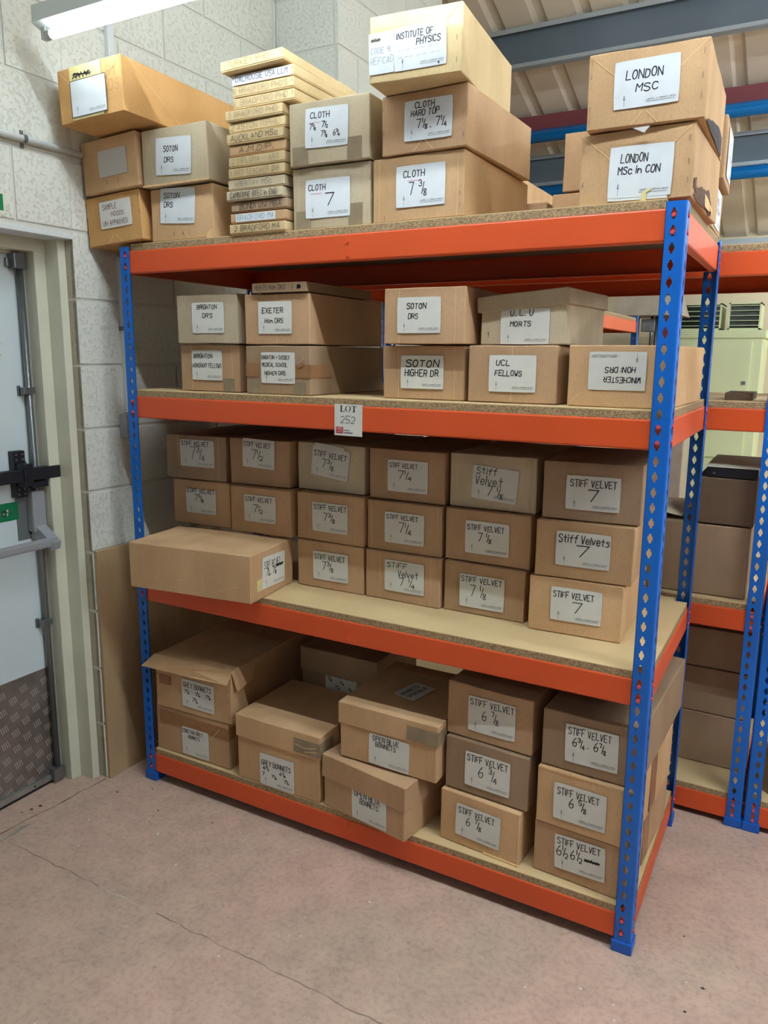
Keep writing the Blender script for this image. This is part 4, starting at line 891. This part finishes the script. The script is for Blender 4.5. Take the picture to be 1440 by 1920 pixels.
# flat boxes: a column of fifteen
FL = [('2 BRADFORD MA', PALEK, INK, .10), ('BRADFORD MA', KRAFT2, INKB, .13), ('BONDI UNI MBA', BROWNK, INK, .16), ('CAMBORNE BTEC in ENG', GREYK, INK, .08), ('ABERTAY MSc', GREYK, INKG, .12), ('3 ART TEACHER DIP', PALEK, INKG, .02),
      ('2 DIPLOMA - ART', PALEK, INKG, .06), ('A.M.DIP.', KRAFT2, INK, .18), ('AUCKLAND MSc', PALEK, INK, .08), ('2 ASTON M.PHIL', PALEK, INKG, .03), ('3 BRADFORD PHD', PALEK, INKG, .06),
      ('2 BRADFORD PHD', PALEK, INKG, .02), ("2 BRADFORD PHD'S", PALEK, INKG, .02), ('DALHOUSIE USA LLM', PALEK, INK, .06), ('TURKEY PHD', PALEK, INKG, .12)]
XO = [.487, .489, .490, .480, .484, .488, .489, .490, .487, .490, .486, .513, .513, .512, .494]
ORD = ['lowest', 'second from the bottom', 'third from the bottom', 'fourth from the bottom', 'fifth from the bottom', 'sixth from the bottom', 'seventh from the bottom', 'eighth, in the middle', 'seventh from the top', 'sixth from the top', 'fifth from the top', 'fourth from the top', 'third from the top', 'second from the top', 'topmost']
z = S1; r = random.Random(11)
for i, (tx, m, ink, x0) in enumerate(FL):
    w_ = .212 if i < 11 else .225; h_ = .0295; yy = [.0, .004, .008, -.002, .003, .001, .002, .006, -.002, .008, -.004, .0, .0, .002, -.03][i]; dz = .0003
    t = thing('flat_box', 'flat buff box marked %s, %s in the column' % (tx, ORD[i]), 'box', (XO[i], yy, z+dz), (0, R(-2) if i == 14 else 0, R([.3, .5, -.3, .2, .6, .4, -.2, .5, .3, -.5, .6, .1, .1, .1, 1.5][i])), 'flat boxes in a column on the top shelf')
    base = carton_mesh(w_-.003, .36 if i < 14 else .42, h_-.003, 200+i, m, amp=.0006, r=.0012); 
    link('body', base, t, (.0015, .002, 0))
    link('lid', carton_mesh(w_, .365 if i < 14 else .425, h_-.0035, 220+i, m, amp=.0008, r=.0015, name='lid'), t, (0, 0, .0032))
    if tx == 'BRADFORD MA':
        p = MB().box(.022, -.0012, .004, w_-.04, -.0006, .0268).build('paper_label', PAPER, t); par = p
    elif tx.startswith('DALH'):
        par = MB().box(-.0005, -.0012, .001, w_-.010, -.0006, .0268).build('paper_label', mat('lilac_white_paper', (206, 206, 222), .7), t)
    else: par = t
    write([(tx, x0, .9 if len(tx) > 11 else .78, .30, .82)], w_, h_, .0011 if ink != INK else .0015, lambda u, v: (w_/2+u, -.0016, h_/2+v)).build('handwriting', ink, par)
    staples(t, [(.006, .018), (w_-.006, .020)], True) if i > 10 else None
    z += .0325 if i < 13 else .0305
t = thing('flat_box', 'thin flat box marked HERTS HON DRS lying on the EXETER box', 'box', (.545, .03, S2+.3145), (0, 0, R(.6)))
link('body', carton_mesh(.205, .40, .030, 240, BROWNK, amp=.0008, r=.0015), t)
write([('HERTS Hon DRS', .06, .62, .28, .80), ('1', .75, .78, .2, .9)], .205, .03, .0013, lambda u, v: (.1025+u, -.0008, .015+v)).build('handwriting', INK, t)
write([('#', .84, .90, .2, .9)], .205, .03, .003, lambda u, v: (.1025+u, -.0008, .015+v)).build('crossed_out_writing', INK, t)
# paper lot tag hanging on the second beam
t = thing('lot_tag', 'white paper tag reading LOT 252 stuck on the second orange beam', 'tag', (.869, .0, 1.382), (0, R(.4), 0))
me = MB().box(0, .0028, 0, .097, .0034, .094).build('sheet', PAPERW, t, bevel=.0001)
mb = MB(); f = lambda u, v: (u, .0024, v)
def rect(a, b, c, d): mb.add([f(a, b), f(c, b), f(c, d), f(a, d)], [(0, 1, 2, 3)])
rect(.022, .072, .0265, .0895); rect(.0195, .0885, .029, .090); rect(.0195, .0715, .036, .073); rect(.0345, .0715, .036, .079)                # L with serifs
n = 24
ring = [(.0475+.0095*math.cos(2*math.pi*k/n), .081+.0095*math.sin(2*math.pi*k/n)) for k in range(n)]; rin = [(.0475+.0058*math.cos(2*math.pi*k/n), .081+.0088*math.sin(2*math.pi*k/n)) for k in range(n)]
mb.add([f(*p) for p in ring]+[f(*p) for p in rin], [(k, (k+1) % n, n+(k+1) % n, n+k) for k in range(n)])
rect(.0665, .072, .071, .0895); rect(.0600, .0885, .0775, .090); rect(.0600, .0845, .0612, .090); rect(.0763, .0845, .0775, .090); rect(.0640, .0715, .0735, .073)   # T
mb.build('printed_lettering', INK, t)
write([('252', .22, .74, .40, .62)], .097, .094, .0013, lambda u, v: (.0485+u, .0023, .047+v)).build('handwriting', INK, t)
RL = mat('dark_red_print', (176, 50, 56), .5)
lg = MB().box(.006, .0022, .007, .031, .0027, .026).build('red_emblem', RL, t)
mb = MB()
for a, b, c, d in ((.009, .0225, .028, .024), (.009, .0175, .024, .0195), (.009, .011, .024, .013), (.013, .0205, .024, .0215), (.025, .013, .028, .018)): mb.add([(a, .0018, b), (c, .0018, b), (c, .0018, d), (a, .0018, d)], [(0, 1, 2, 3)])
mb.build('emblem_lines', mat('pink_print', (222, 170, 160), .6), lg)
mb = MB(); r = random.Random(8)
for zz, xe, wd in ((.0165, .052, .0020), (.0095, .064, .0026)):
    x = .035
    while x < xe: ribbon(mb, [(x, zz), (x+.0018, zz+r.uniform(-.0006, .0006))], wd, lambda u, v: (u, .0022, v)); x += .0027
mb.build('small_print', PRINT, t)
# rear racks
GB = 'boxes on the rear racks'
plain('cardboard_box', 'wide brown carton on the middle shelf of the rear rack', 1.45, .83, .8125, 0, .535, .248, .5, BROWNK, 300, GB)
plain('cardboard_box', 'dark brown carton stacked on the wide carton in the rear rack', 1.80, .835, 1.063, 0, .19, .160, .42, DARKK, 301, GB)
t = thing('file_tray', 'flat black tray lying on the dark carton in the rear rack', 'tray', (1.83, .84, 1.2255))
MB().box(0, 0, 0, .16, .34, .034).build('body', BLACK, t, bevel=.004); MB().box(-.003, -.003, .034, .163, .343, .038).build('rim', CREAM, t)
MB().box(.02, -.003, .010, .028, 0, .016).build('screw', STEEL, t)
t = thing('flat_box', 'thin dark brown flat box on the upper shelf of the rear rack', 'box', (1.865, .85, 1.4845)); link('body', carton_mesh(.085, .2, .024, 302, DARKK, amp=.0006, r=.0015), t)
for k, (zz, hh, lb) in enumerate(((.1205, .20, 'lowest'), (.3225, .175, 'middle'), (.4995, .15, 'topmost'))):
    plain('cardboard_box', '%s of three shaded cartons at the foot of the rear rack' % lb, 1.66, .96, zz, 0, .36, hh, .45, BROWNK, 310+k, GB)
plain('cardboard_box', 'tan carton on the bottom shelf of the rack at the right edge', 2.115, .85, .1205, 0, .36, .20, .45, KRAFT, 320, GB)
plain('cardboard_box', 'pale carton on the rear rack top seen between two upper front boxes', .80, .95, 1.9745, 0, .30, .30, .40, KRAFT2, 321, GB)
t = thing('shelf_tag', 'white card tag on the blue post of the rack at the right edge', 'tag', (2.053, .780, 1.53)); MB().box(0, 0, 0, .05, .001, .10).build('card', PAPER, t)
MB().box(0, -.0004, .04, .05, 0, .043).build('printed_line', PRINT, t)
# plastic bag top beside the wide carton
mb = MB(); r = random.Random(6); nx, ny = 9, 6; V = []
for j in range(ny+1):
    for i in range(nx+1): V.append((i/nx*.26, j/ny*.22, .004+.05*math.sin(math.pi*i/nx)*math.sin(math.pi*(j+.5)/ny)*r.uniform(.6, 1.2)))
o = mb.add(V, [(j*(nx+1)+i, j*(nx+1)+i+1, (j+1)*(nx+1)+i+1, (j+1)*(nx+1)+i) for j in range(ny) for i in range(nx)]).build('crumpled_sheet', mat('pale_packing_sheet', (214, 200, 170), .6), smooth=True)
o.location = (1.50, .86, 1.072); o['label'] = 'crumpled pale packing sheet on the wide carton behind the front rack post'; o['category'] = 'packing'
